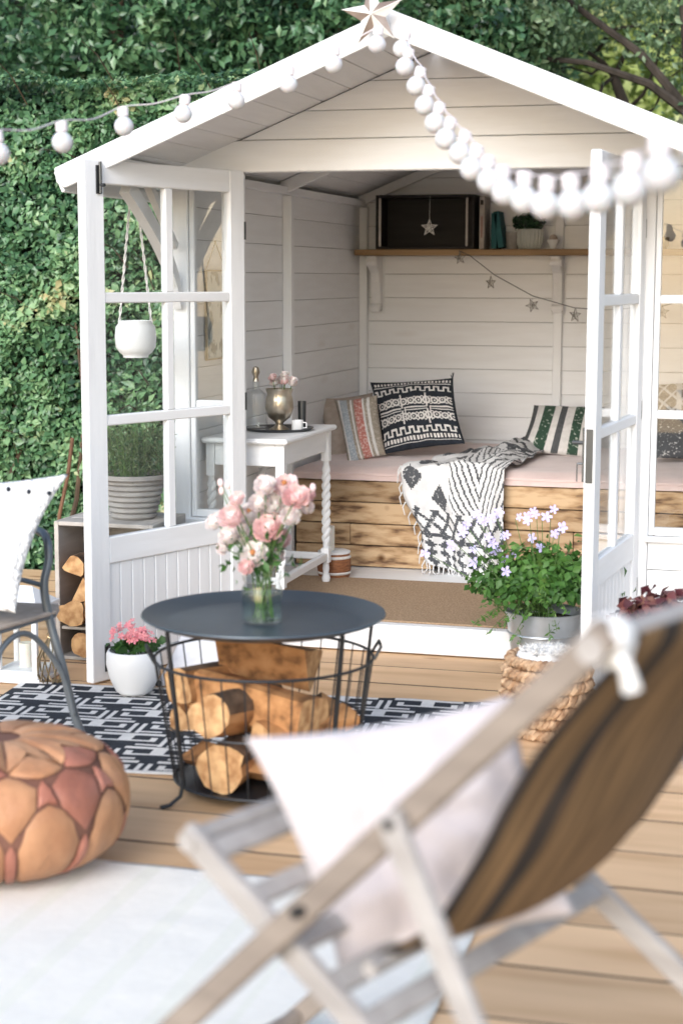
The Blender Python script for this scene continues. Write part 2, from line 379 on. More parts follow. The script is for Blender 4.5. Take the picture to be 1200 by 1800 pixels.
# floor and threshold
fl = box('floor', house, mPaintX, (HX0+.002, .122, .02), (HX1-.002, YB-.05, FZ), .0)
box('threshold', house, mPaintX, (HX0+.03, -.016, .006), (HX1-.03, .118, FZ+.004), .004)
# walls: each carries its boards
def boards_side(nm, x0, x1):
    wl_ = box(nm, house, mSeamWall, (min(x0, x1)+.012 if x0 < C else min(x0, x1)+.013, .05, FZ), (max(x0, x1)-.013 if x0 < C else max(x0, x1)-.012, YB-.03, 1.88), 0)
    z = -.04
    while z < 1.885:
        a, b = max(z, .02), min(z+.1268, 1.885)
        if b-a > .02:
            xi = (x1-.011, x1) if x0 < C else (x1, x1+.011)
            xo = (x0, x0+.011) if x0 < C else (x0-.011, x0)
            j = random.uniform(-.0012, .0012)
            box('board', wl_, mPaintY, (xi[0]+j, .047, max(a, FZ)), (xi[1]+j, YW+.02, b), .0025) if b > FZ+.02 else None
            box('board', wl_, mPaintY, (xo[0], .047, a), (xo[1], YB-.02, b), .0025)
        z += .1285
    return wl_
boards_side('wall', HX0+.012, XL); boards_side('wall', HX1-.012, XR)
bw = box('wall', house, mSeamWall, (XL-.03, YW+.013, FZ), (XR+.03, YW+.04, 1.885), 0)
z = -.04
while z < 2.34:
    a, b = max(z, FZ), z+.1268
    if b > FZ+.02:
        j = random.uniform(-.0012, .0012)
        b2 = min(b, 2.325); 
        def hw(zz): return min(C-XL, max(.0, (ZG-.004-zz)/SL))
        if hw(b2) < .02: pts = [(C-hw(a), a), (C+hw(a), a), (C, b2)]
        elif b2 > zr(XL) and a < zr(XL): zz = zr(XL)-.004; pts = [(XL, a), (XR, a), (XR, zz), (C+hw(b2), b2), (C-hw(b2), b2), (XL, zz)]
        else: pts = [(C-hw(a), a), (C+hw(a), a), (C+hw(b2), b2), (C-hw(b2), b2)]
        if a < 2.31: MB().prism(pts, YW+j, YW+.011+j).build('board', mPaintX, bw, bev=.0025)
    z += .1285
MB().prism([(XL, 1.88), (XR, 1.88), (C, ZG-.01)], YW+.0125, YW+.038).build('gable_backing', mDark, house)
# studs and plates inside
st = [('corner_stud', (XL+.001, YW-.045, FZ), (XL+.045, YW-.001, 1.86)), ('stud', (XL+.001, 1.24, FZ), (XL+.045, 1.285, 1.86)),
      ('stud', (.845, YW-.04, FZ), (.89, YW-.001, 1.99)), ('corner_stud', (XR-.045, YW-.045, FZ), (XR-.001, YW-.001, 1.86)),
      ('stud', (XR-.045, 1.24, FZ), (XR-.001, 1.285, 1.86)),
      ('wall_plate', (XL+.001, .05, 1.862), (XL+.035, YW-.001, 1.898)), ('wall_plate', (XR-.035, .05, 1.862), (XR-.001, YW-.001, 1.898))]
for n_, a, b in st: box(n_, house, mPaintZ if 'stud' in n_ else mPaintY, a, b, .003)
for s in (-1, 1):   # sloping rafters against the back wall and halfway
    for yy, hh in ((YW-.042, .055), (1.22, .06)):
        pts = [(C+s*1.0, zr(C+1.0)-.004), (C+s*.012, ZG-.009), (C+s*.012, ZG-.009-hh), (C+s*1.0, zr(C+1.0)-.004-hh)]
        MB().prism(pts, yy, yy+.04).build('rafter', mSoffit, house, bev=.003)
# roof: two slopes of boards running front to back, felt on top
for s in (-1, 1):
    rf = MB(); L = 1.215; th = math.atan(SL)
    def RP(d, t): return (C+s*(d*math.cos(th)+t*math.sin(th)), ZG-d*math.sin(th)+t*math.cos(th))
    rf.prism([RP(0.02, .0165), RP(L*1.085, .0165), RP(L*1.085, .027), RP(.008, .027)], YF+.022, YB+.1)
    roof = rf.build('roof', mFelt, house)
    d = .003
    while d < L*1.07:
        e = min(d+.117, L*1.083)
        MB().prism([RP(d, 0), RP(e, 0), RP(e, .016), RP(d, .016)], YF+.021, YB+.08).build('board', mSoffit, roof, bev=.002)
        d += .1195
    # barge board at the front
    D0, D1 = .0, L*1.085
    pts = [RP(D0, .036), RP(D1, .036), RP(D1+.012, -.012), RP(D1-.010, -.043), (C+s*.0, ZG-.045/math.cos(th))]
    pts[0] = (C, ZG+.036/math.cos(th))
    MB().prism(pts, YF, YF+.02).build('barge_board', mPaintX, house, bev=.003)
    # eave fascia along the side
    pts = [RP(D1+.002, -.05), RP(D1+.002, .03), RP(D1+.016, .03), RP(D1+.016, -.05)]
    MB().prism(pts, YF+.022, YB+.08).build('eave_board', mPaintY, house, bev=.003)
# front wall: posts, beam, gable boards
FP = .045
def post(x0, x1, z0=.004, z1=1.885, y0=-.004, y1=FP, nm='post'): return box(nm, house, mPaintZ, (x0, y0, z0), (x1, y1, z1), .004)
post(HX0, -.228); post(HX1-.065, HX1)
post(-.066, -.002, y0=-.002); post(1.542, 1.606, y0=-.002)
box('beam', house, mPaintX, (HX0+.002, -.012, 1.887), (HX1-.002, FP+.01, 2.008), .004)
gab = MB().prism([(C-.78, 2.009), (C+.78, 2.009), (C, ZG-.012)], .012, .03).build('gable', mSeamWall, house)
z = 2.0105
while z < 2.31:
    a, b = z, min(z+.1055, 2.322)
    h = lambda zz: max(.0, (ZG-.004-zz)/SL)
    pts = [(C-h(a), a), (C+h(a), a), (C+h(b), b), (C-h(b), b)] if b < 2.32 else [(C-h(a), a), (C+h(a), a), (C, 2.327)]
    j = random.uniform(-.0015, .0015)
    MB().prism(pts, -.004+j, .011).build('board', mPaintX, gab, bev=.003); z += .1075
# windows beside the doors
def window(x0, x1):
    wn_ = MB()
    fr = .022
    wn_.box((x0+.001, .004, .515), (x0+fr, .04, 1.884)).box((x1-fr, .004, .515), (x1-.001, .04, 1.884))
    wn_.box((x0+fr, .004, 1.84), (x1-fr, .04, 1.884)).box((x0+fr, .004, .515), (x1-fr, .04, .545))
    wd = wn_.build('window', mPaintZ, house, bev=.003)
    for zz in (.973, 1.402): box('glazing_bar', wd, mPaintX, (x0+fr, .008, zz-.016), (x1-fr, .036, zz+.016), .004)
    xm = (x0+x1)/2
    for za, zb in ((.545, .957), (.989, 1.386), (1.418, 1.84)):
        box('pane', wd, mGlass, (x0+fr, .020, za), (x1-fr, .023, zb), 0)
    box('sill', wd, mPaintX, (x0-.01, -.03, .493), (x1+.01, .012, .513), .004)
    lw = box('lower_wall', house, mDark, (x0+.001, .008, .006), (x1-.001, .03, .492), 0)
    z = .006
    while z < .48:
        b = min(z+.124, .491)
        MB().prism([(-.006, z), (.007, z), (.007, b), (.0, b)], x0+.001, x1-.001, 'X').build('board', mPaintX, lw, bev=.002)
        z += .127
window(-.227, -.067); window(1.607, HX1-.066)
# curved eave brackets standing out from the front corners
for x0 in (HX0+.006, HX1-.046):
    m = MB(); P1 = []; n = 14
    for i in range(n+1):
        t = i/n; yy = -.012-.50*t; zz = 1.40+.43*(t**.62); P1.append((yy, zz))
    outer = P1; inner = [(yy-.045*(.5+.5*(i/n)), zz-.045) for i, (yy, zz) in enumerate(P1)]
    for i in range(n):
        a, b, c_, d_ = outer[i], outer[i+1], inner[i+1], inner[i]
        m.prism([a, b, c_, d_], x0, x0+.04, 'X')
    m.bar((x0+.02, -.05, 1.60), (x0+.02, -.36, 1.86), .028, .03)
    m.build('bracket', mSoffit, house, bev=0)
    zt = 1.87
    box('eave_beam', house, mPaintY, (x0, YF+.022, zt), (x0+.04, -.014, zt+.035), .003)
# doors ------------------------------------------------------------
def make_door(w_, hinge_side):
    """local: hinge at x=0, free edge at x=w_, closed plane y=0 (thickness 0..-.034)"""
    d = bpy.data.objects.new('door', None); col.objects.link(d)
    T = .036; S = .098
    def B(nm, mat, a, b, bev=.004): return box(nm, d, mat, a, b, bev)
    B('stile', mPaintZ, (0, -T, .0), (S-.012, 0, 1.885)); B('stile', mPaintZ, (w_-S, -T, .0), (w_, 0, 1.885))
    a, b = S-.012, w_-S
    B('rail', mPaintX, (a, -T+.001, 1.800), (b, -.001, 1.885)); B('rail', mPaintX, (a, -T+.001, .432), (b, -.001, .53)); B('rail', mPaintX, (a, -T+.001, .0), (b, -.001, .075))
    xm = (a+b)/2; mw = .021
    zs = (.53, .957, 1.399, 1.80)
    for i in range(3):
        z0 = zs[i]+(.019 if i else 0); z1 = zs[i+1]-(.019 if i < 2 else 0)
        B('muntin', mPaintZ, (xm-mw, -T+.004, z0), (xm+mw, -.004, z1))
        B('pane', mGlass, (a, -T/2-.002, z0), (xm-mw, -T/2+.001, z1), 0); B('pane', mGlass, (xm+mw, -T/2-.002, z0), (b, -T/2+.001, z1), 0)
        if i: B('glazing_bar', mPaintX, (a, -T+.003, zs[i]-.019), (b, -.003, zs[i]+.019))
    n = int((b-a)/.058); pw = (b-a)/n
    for i in range(n): B('panel_board', mPaintZ, (a+i*pw+.001, -T+.010, .076), (a+(i+1)*pw-.001, -.010, .431), .004)
    return d
def bolt(d, x, z, up, s=1):
    m = MB(); y0 = .0005 if s > 0 else -.036
    ydir = 1 if s > 0 else -1
    m.box((x-.013, min(y0, y0+ydir*.004), z-.05), (x+.013, max(y0, y0+ydir*.004), z+.05))
    m.tube([(x, y0+ydir*.011, z-.048), (x, y0+ydir*.011, z+.062*(1 if up else .7))], .0055, 8)
    m.tube([(x, y0+ydir*.011, z-.02), (x, y0+ydir*.03, z-.02)], .006, 8)
    m.build('bolt', mSteelDark, d)
ld = make_door(.87, 1); bolt(ld, .80, 1.815, True); bolt(ld, .795, .085, False)
rd = make_door(.81, -1)
# lock case and lever on the right door
m = MB(); m.box((.757, .0005, .80), (.785, .012, .98)); m.tube([(.771, .012, .93), (.771, .045, .93), (.70, .047, .925)], .007, 8)
m.box((.811, -.03, .80), (.8135, -.006, .98)); m.build('lock', mSteelDark, rd)
m = MB(); m.tube([(.771, .013, .86), (.771, .03, .86)], .004, 6); m.box((.768, .03, .80), (.774, .033, .862)); m.build('key', mSteelDark, rd)
for dd in (ld, rd):
    for zz in (.28, .95, 1.62): box('hinge', dd, mSteelDark, (-.006, -.036, zz), (.002, .003, zz+.07), .001)
ld.parent = house; rd.parent = house; ho = Vector((C, 1.0, 0))
ALD, ARD = .375, -.09
ld.location = Vector((.016, -.022, .006))-ho
ld.rotation_euler.z = math.atan2(-math.cos(ALD), -math.sin(ALD))
# right door: mirror so that its inside also faces the middle: local x axis hinge->free
rd.location = Vector((1.538, -.022, .006))-ho
rd.scale = (1, -1, 1); rd.rotation_euler.z = math.atan2(-math.cos(ARD), math.sin(ARD))
#PART3
# ================================================================== GREENERY
def surf_leaves(n, xr, zr_, yf, amp, size, seed, thick=.16):
    x = rng.uniform(*xr, n); z = rng.uniform(*zr_, n); P = np.zeros((n, 3)); N = np.zeros((n, 3)); cv = np.zeros(n)
    for i in range(n):
        a = nz(x[i], z[i], seed, .9); b = nz(x[i], z[i], seed+9, 2.6); c_ = nz(x[i], z[i], seed+4, 6)
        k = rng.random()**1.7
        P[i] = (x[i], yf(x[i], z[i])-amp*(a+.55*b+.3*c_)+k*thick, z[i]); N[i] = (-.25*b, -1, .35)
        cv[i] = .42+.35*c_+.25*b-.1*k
    return P, N, cv
hyf = lambda x, z: 1.62+.16*max(0, z-1.8)+.10*(x+1)
hedge = thing('hedge', 'tall dense green hedge of small glossy leaves left of the summerhouse', 'hedge', (-1.6, 1.7, 0))
P, N, cv = surf_leaves(72000, (-3.3, -.30), (-.05, 2.46), hyf, .22, .04, 3)
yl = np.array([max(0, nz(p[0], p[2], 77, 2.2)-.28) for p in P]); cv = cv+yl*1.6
sel = rng.random(len(P))
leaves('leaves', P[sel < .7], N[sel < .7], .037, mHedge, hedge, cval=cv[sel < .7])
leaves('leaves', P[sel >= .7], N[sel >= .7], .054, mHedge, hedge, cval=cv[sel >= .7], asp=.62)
m = MB()
for i in range(70):
    x, z = random.uniform(-3.2, -.4), random.uniform(.3, 2.5); b_ = Vector((x, hyf(x, z)+.05, z)); e_ = b_+Vector((random.uniform(-.12, .12), -.22-random.random()*.1, random.uniform(.02, .22))); m.tube([b_, (b_+e_)/2+Vector((0, 0, .03)), e_], [.004, .003, .0015], 4)
o = m.build('twigs', mBark, hedge); o['kind'] = 'stuff'
Pt = np.stack([rng.uniform(-3.3, -.3, 12000), rng.uniform(1.5, 2.9, 12000), np.zeros(12000)], 1)
for p in Pt: p[2] = 2.44+.10*nz(p[0], p[1], 2, 1.6)+.05*nz(p[0], p[1], 5, 5)
leaves('leaves', Pt, np.tile([0, -.2, 1.], (12000, 1)), .043, mHedge, hedge)
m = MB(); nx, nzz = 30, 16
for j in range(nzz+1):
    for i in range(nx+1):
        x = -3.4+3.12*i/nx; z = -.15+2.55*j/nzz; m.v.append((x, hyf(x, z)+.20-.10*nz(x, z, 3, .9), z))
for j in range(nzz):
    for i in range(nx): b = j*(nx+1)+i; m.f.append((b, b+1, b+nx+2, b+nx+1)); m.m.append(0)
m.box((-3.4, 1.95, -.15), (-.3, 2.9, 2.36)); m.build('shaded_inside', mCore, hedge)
for i in range(6):
    p = Vector((-2.6+.22*i+random.uniform(-.08, .08), 1.45, -.1)); pts = [p+Vector((random.uniform(-.1, .1)+.05*t, .05*t+random.uniform(-.02, .02), .45*t)) for t in range(4)]
    m = MB().tube(pts, [.016, .013, .010, .006], 6); m.build('stem', mBark, hedge, smooth=True)
def tree(name, label, base, trunk, crowns, n, size, mat, droop=.5, group=None, jit=.8, limbs=8, shell=.6, barkm=mBark):
    t = thing(name, label, 'tree', base, group)
    MB().tube([Vector(p) for p in trunk[0]], trunk[1], 10).build('trunk', barkm, t, smooth=True)
    top = Vector(trunk[0][-2])
    for i in range(limbs):
        c_ = Vector(random.choice(crowns)[0])+Vector((random.uniform(-.4, .4), random.uniform(-.3, .3), random.uniform(-.3, .3)))
        s_ = Vector(trunk[0][random.randint(1, len(trunk[0])-1)]); mid = (s_+c_)/2+Vector((random.uniform(-.2, .2), 0, .15))
        MB().tube([s_, (s_+mid)/2+Vector((.05, 0, .04)), mid, (mid+c_)/2+Vector((0, .04, .02)), c_], [.035, .028, .02, .014, .006], 6).build('branch', barkm, t, smooth=True)
    tot = sum(c_[1][0]*c_[1][2] for c_ in crowns); Ps = []; Ns = []; cvs = []
    for (cc, rr) in crowns:
        k = int(n*rr[0]*rr[2]/tot); nc = max(6, k//75)
        cl = rng.normal(0, 1, (nc, 3)); cl /= np.linalg.norm(cl, axis=1)[:, None]; cl *= rng.uniform(shell, 1.03, nc)[:, None]
        cent = np.array(cc)+cl*np.array(rr); idx = rng.integers(0, nc, k)
        cr_ = rng.uniform(.10, .24, nc)
        off = rng.normal(0, 1, (k, 3)); off /= np.linalg.norm(off, axis=1)[:, None]
        off *= (cr_[idx]*rng.uniform(.4, 1.1, k))[:, None]; off[:, 2] *= .7
        Ps.append(cent[idx]+off); Ns.append(off/np.linalg.norm(off, axis=1)[:, None]+cl[idx]*.4)
        cvs.append((rng.normal(.42, .13, nc))[idx])
    leaves('crown', np.concatenate(Ps), np.concatenate(Ns), size, mat, t, droop=droop, jit=jit, cval=np.concatenate(cvs))
    return t
tree('laurel_tree', 'dark glossy leaved tree above the hedge at the upper left', (-2.6, 4.3, -.16),
     ([(-2.6, 4.3, -.2), (-2.55, 4.25, 1.2), (-2.4, 4.2, 2.4), (-2.2, 4.1, 3.4)], [.10, .085, .06, .03]),
     [((-2.9, 3.9, 3.1), (.8, .6, .75)), ((-1.9, 3.9, 3.3), (.75, .6, .7)), ((-2.3, 4.2, 2.6), (1.0, .5, .6)), ((-3.4, 4.3, 2.6), (.8, .5, .7)), ((-2.6, 4.1, 4.2), (1., .6, .6))], 26000, .075, mLaurel)
tree('laurel_tree', 'dark leafy tree behind the left slope of the roof', (-1.0, 4.6, -.16),
     ([(-1.0, 4.6, -.2), (-.95, 4.6, 1.3), (-1.0, 4.5, 2.6), (-.8, 4.4, 3.5)], [.09, .075, .055, .03]),
     [((-1.0, 4.2, 2.75), (.8, .5, .6)), ((-.3, 4.2, 3.2), (.8, .55, .7)), ((-1.2, 4.2, 3.7), (.8, .55, .6)), ((-.1, 4.4, 2.9), (.6, .5, .7)), ((-.1, 4.4, 3.8), (.6, .5, .6))], 27000, .07, mLaurel)
bay = tree('bay_tree', 'silvery green leafy tree behind the roof peak and right slope', (1.5, 5.0, -.16),
     ([(1.5, 5.0, -.2), (1.45, 5.0, 1.4), (1.4, 4.9, 2.5), (1.3, 4.8, 3.4)], [.09, .075, .055, .03]),
     [(tuple(at(720, 40, 'Y', 4.4)), (.36, .4, .42)), (tuple(at(860, 60, 'Y', 4.5)), (.38, .4, .42)), (tuple(at(925, 30, 'Y', 4.7)), (.26, .35, .34)), (tuple(at(800, -90, 'Y', 4.8)), (.6, .4, .35))], 20000, .06, mPale, limbs=3, barkm=mLimb)
# airy tree with bare winding limbs at the right
t = thing('apple_tree', 'airy tree with dark winding bare limbs at the upper right', 'tree', (2.05, 5.6, -.16))
A = lambda x, y, Y: at(x, y, 'Y', Y)
B0 = A(1120, 240, 5.6); tr = [Vector((B0.x+.2, 5.6, -.2)), Vector((B0.x+.12, 5.6, 1.2)), B0, A(1100, 195, 5.6), A(1078, 135, 5.6)]
MB().tube(tr, [.09, .075, .045, .04, .034], 10).build('trunk', mLimb, t, smooth=True)
for pl, r0 in (([(1078, 135), (1058, 150), (1045, 190), (1020, 235)], .022), ([(1078, 135), (1060, 110), (1030, 90), (985, 75), (940, 70)], .026), ([(1078, 135), (1100, 90), (1140, 55), (1190, 40), (1240, 60)], .026),
               ([(1100, 195), (1130, 165), (1150, 120), (1165, 60), (1160, -10)], .02), ([(1045, 95), (1075, 52), (1120, 45), (1170, 70), (1215, 120)], .02), ([(1110, 215), (1150, 190), (1170, 140), (1215, 110)], .016), ([(1060, 112), (1040, 130), (1000, 118), (960, 122)], .015)):
    pts = [A(x, y, 5.6-.12*i) for i, (x, y) in enumerate(pl)]
    MB().tube(pts, [r0*.8*(1-.7*i/(len(pts)-1)) for i in range(len(pts))], 7).build('branch', mLimb, t, smooth=True)
Ps = []; Ns = []
for i in range(90):
    x, y = random.uniform(960, 1290), random.uniform(-80, 230)
    if 1000 < x < 1180 and 90 < y < 230 and random.random() < .93: continue
    p = np.array(A(x, y, random.uniform(4.9, 5.9))); k = random.randint(35, 90)
    o_ = rng.normal(0, .085, (k, 3)); Ps.append(p+o_); Ns.append(o_/.085)
leaves('crown', np.concatenate(Ps), np.concatenate(Ns), .055, mPale, t, droop=.5)
# sunny far foliage behind everything
t = thing('lime_tree', 'sunlit yellow green tree far behind the bare limbs', 'tree', (3.2, 9.5, -.16))
MB().tube([(3.2, 9.5, -.2), (3.1, 9.4, 1.5), (3.0, 9.3, 3)], [.14, .11, .05], 10).build('trunk', mBark, t, smooth=True)
P, N, cv = surf_leaves(15000, (-.2, 6), (.2, 6.0), lambda x, z: 8.6, .5, .1, 21, .7)
leaves('crown', P, N, .12, mBright, t, cval=np.clip(cv+.12, 0, 1))
bh = thing('background_hedge', 'dark green screen of trees closing the garden behind the summerhouse', 'hedge', (-2.0, 7.2, -.16))
P, N, cv = surf_leaves(20000, (-7, .35), (.2, 6.2), lambda x, z: 6.6, .5, .1, 31, .5)
leaves('leaves', P, N, .12, mLaurel, bh, cval=cv)
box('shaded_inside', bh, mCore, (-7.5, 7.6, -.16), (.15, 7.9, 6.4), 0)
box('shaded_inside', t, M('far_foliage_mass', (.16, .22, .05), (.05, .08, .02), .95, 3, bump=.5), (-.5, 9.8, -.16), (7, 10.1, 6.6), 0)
P, N, cv = surf_leaves(5000, (2.6, 6), (.0, 2.6), lambda x, z: 4.0, .3, .1, 41, .4)
hr = leaves('hedge', P, N, .08, mPale, None, kind=None); tag(hr, 'pale green hedge hidden beyond the right side of the summerhouse', 'hedge')
# stakes leaning at the hedge foot
for (px, py, qx, qy, nm) in ((105, 905, 128, 770, 'brown leaning garden stake at the hedge beside the crate'),):
    m = MB().tube([at(px-2, py+60, 'Y', 1.2), at(px, py, 'Y', 1.25), at((px+qx)/2+3, (py+qy)/2, 'Y', 1.3), at(qx, qy, 'Y', 1.35)], .010, 7)
    tag(m.build('garden_stake', mBarkR, smooth=True), nm, 'stake')
#PART4
# ================================================================== INSIDE THE SUMMERHOUSE
# pallet-wood bench boxes
def pallet_box(x0, x1, lab):
    t = thing('bench_box', lab, 'storage bench', ((x0+x1)/2, 1.9, FZ), 'pallet wood boxes under the seat cushion')
    box('carcass', t, mDark, (x0+.02, 1.31, FZ+.002), (x1-.02, 2.66, .512), 0)
    rows = 4; h = (.528-FZ-.004)/rows
    for r in range(rows):
        z = FZ+.004+r*h; x = x0
        cuts = sorted([x0, x1]+([x0+(x1-x0)*random.uniform(.35, .7)] if random.random() < .25 else []))
        for a, b in zip(cuts[:-1], cuts[1:]):
            j = random.uniform(-.004, .003)
            box('plank', t, mPallet, (a+.0015, 1.285+j, z+.002), (b-.0015, 1.307, z+h-.003), .003)
    for s, xx in ((0, x0), (1, x1)):
        for r in range(rows):
            z = FZ+.004+r*h; box('plank', t, mPallet, (xx if s == 0 else xx-.018, 1.309, z+.002), (xx+.018 if s == 0 else xx, 2.66, z+h-.003), .003)
    box('lid', t, mPallet, (x0+.002, 1.309, .514), (x1-.002, 2.66, .5275), .002)
    return t
pallet_box(-.175, .50, 'left box bench of scorched pallet planks behind the console table')
pallet_box(.80, 1.755, 'right box bench of scorched pallet planks behind the lilac flowers')
# seat cushion
m = MB(); nx, ny = 90, 50; X0, X1, Y0, Y1 = -.19, 1.757, 1.27, 2.66
def cz(x, y): return .592+.010*nz(x, y, 0, 3)+.006*nz(x, y, 4, 9)
for j in range(ny+1):
    for i in range(nx+1):
        x, y = X0+(X1-X0)*i/nx, Y0+(Y1-Y0)*j/ny; e = min(i, nx-i, j, ny-j)
        dz = (0, .012, .004, 0)[min(e, 3)] if e < 3 else 0
        m.v.append((x, y+(.008*nz(x, 3, 7, 5) if j == 0 else 0), (.565 if e == 0 else cz(x, y)-dz)))
for j in range(ny):
    for i in range(nx): b = j*(nx+1)+i; m.f.append((b, b+1, b+nx+2, b+nx+1)); m.m.append(0)
b0 = len(m.v)
ring = [i for i in range(nx+1)]+[(j)*(nx+1)+nx for j in range(1, ny+1)]+[ny*(nx+1)+i for i in range(nx-1, -1, -1)]+[j*(nx+1) for j in range(ny-1, 0, -1)]
for k, r in enumerate(ring): x, y, z = m.v[r]; m.v.append((x, y+.004, .5300+(.003*abs(nz(x, y, 9, 12)))))
for k in range(len(ring)): a, b = ring[k], ring[(k+1) % len(ring)]; m.f.append((b, a, b0+k, b0+(k+1) % len(ring))); m.m.append(0)
o = m.build('seat_cushion', mPinkC, smooth=True, angle=60); tag(o, 'long flat pale pink seat cushion lying on the pallet benches', 'cushion')
m = MB(); pts = [(X0+(X1-X0)*i/70, Y0-.001+.008*nz(X0+(X1-X0)*i/70, 3, 7, 5), .5585+.003*nz(i*.3, 0, 0)) for i in range(71)]
m.tube(pts, .004, 6); m.build('piping', mPinkC, o, smooth=True)
ev = lambda v, n, d: int(v*n) % 2 if d else 0
# striped pillow leaning on a beige bolster
def pat_str(u, v):
    for lim, mi in ((.07, 3), (.11, 1), (.30, 2), (.36, 3), (.40, 1), (.46, 3), (.66, 0), (.70, 1), (.78, 3), (.84, 1), (.88, 3)):
        if u < lim: return mi
    return 3
def P4(*pp): return [at(x, y, 'Y', Y) for x, y, Y in pp]
t = pillow('striped_pillow', P4((588, 703, 1.86), (662, 694, 1.80), (678, 800, 1.66), (612, 820, 1.58)), .12, [mRed, mCream, mBlueG, mTaupe], None, pat_str, 44, seed=3)
tag(t, 'square pillow with red, blue grey and taupe stripes beside the mudcloth pillow', 'pillow')
t = pillow('bolster', P4((560, 700, 2.0), (655, 690, 2.15), (655, 800, 2.0), (578, 820, 1.74)), .15, [mBeige], None, None, 30, seed=8)
tag(t, 'plain beige pillow behind the red striped pillow in the bench corner', 'pillow')
# mudcloth pillow: white on black print
def pat_mud(u, v):
    if u < .025 or u > .975: return 0
    if .055 < v < .095: return int(((u*24) % 1) < .55)
    if .115 < v < .13: return 1
    for v0 in (.17, .77):
        if v0 <= v < v0+.085:
            p = (u*9) % 1; h = (v-v0)/.085
            if v0 > .5: h = 1-h
            if p < .5 and h < .28: return 1
            if p >= .5 and h > .72: return 1
            if abs(p-.5) < .09 or p < .08 or p > .92: return 1
            return 0
    if .88 < v < .925: return int(((u*24) % 1) < .6)
    if .945 < v < .955: return 1
    if .285 < v < .74:
        # framed cells: three columns by two rows
        for xx in (.345, .665):
            if abs(u-xx) < .010 and (v < .50 or v > .53): return 1
            if abs(u-xx-.035) < .008 and .50 < v < .70: return 1
        if abs(v-.498) < .010 or abs(v-.532) < .008: return int((u % .33) > .035)
        for r in (.40, .63):
            if abs(v-r) < .062:
                p = ((u-.03)*10.2) % 1; d = math.hypot((p-.5)*1.0, (v-r)/.062*.55)
                k = int((u-.03)*10.2) % 3
                if k == 2 and False: return 0
                if abs(d-.38) < .11: return 1
                if d < .12: return 1
                if abs(abs((v-r)/.062*.5)-abs(p-.5)) < .08 and d > .38: return 1
    return 0
t = pillow('mudcloth_pillow', P4((650, 672, 2.02), (796, 664, 1.98), (817, 780, 1.72), (672, 800, 1.70)), .13, [mNavy, mCream], None, pat_mud, 150, seed=5, wr=.008)
tag(t, 'black pillow printed with white mudcloth symbols and battlement lines', 'pillow')
for px, py in ((795, 662),):
    m = MB(); c_ = at(px, py+3, 'Y', 1.98)
    for k in range(7): m.tube([c_, c_+Vector((random.uniform(-.012, .012), random.uniform(-.01, .01), random.uniform(.01, .03)))], .002, 5)
    m.build('tassel', mNavy, t)
def pat_grn(u, v):
    for lim, mi in ((.06, 2), (.15, 0), (.31, 1), (.40, 0), (.50, 2), (.62, 0), (.76, 1), (.86, 0), (.97, 2)):
        if u < lim: return mi
    return 0
t = pillow('striped_pillow', P4((938, 712, 2.34), (1062, 716, 2.40), (1048, 806, 2.13), (908, 795, 2.02)), .13, [mCream, mGreenF, mCharc], None, pat_grn, 44, seed=12)
tag(t, 'cream pillow with dark green floral and charcoal stripes beside the open right door', 'pillow')
def pat_geo(u, v): return int(((u*3+v*3) % 1 < .16) or ((u*3-v*3) % 1 < .16) or (.45 < u < .55))
t = pillow('geometric_pillow', P4((1150, 676, 2.5), (1238, 668, 2.5), (1245, 770, 2.3), (1142, 762, 2.3)), .13, [mTaupe, mCream], None, pat_geo, 60, seed=15)
tag(t, 'muted green pillow with pale crossing lines seen through the right window', 'pillow')
t = pillow('geometric_pillow', P4((1150, 735, 2.1), (1235, 730, 2.1), (1250, 808, 1.9), (1148, 805, 1.9)), .12, [mThrowG, mCream], None, lambda u, v: int(u > .6), 24, seed=17)
tag(t, 'speckled grey and cream pillow lying in front of the muted green pillow', 'pillow')
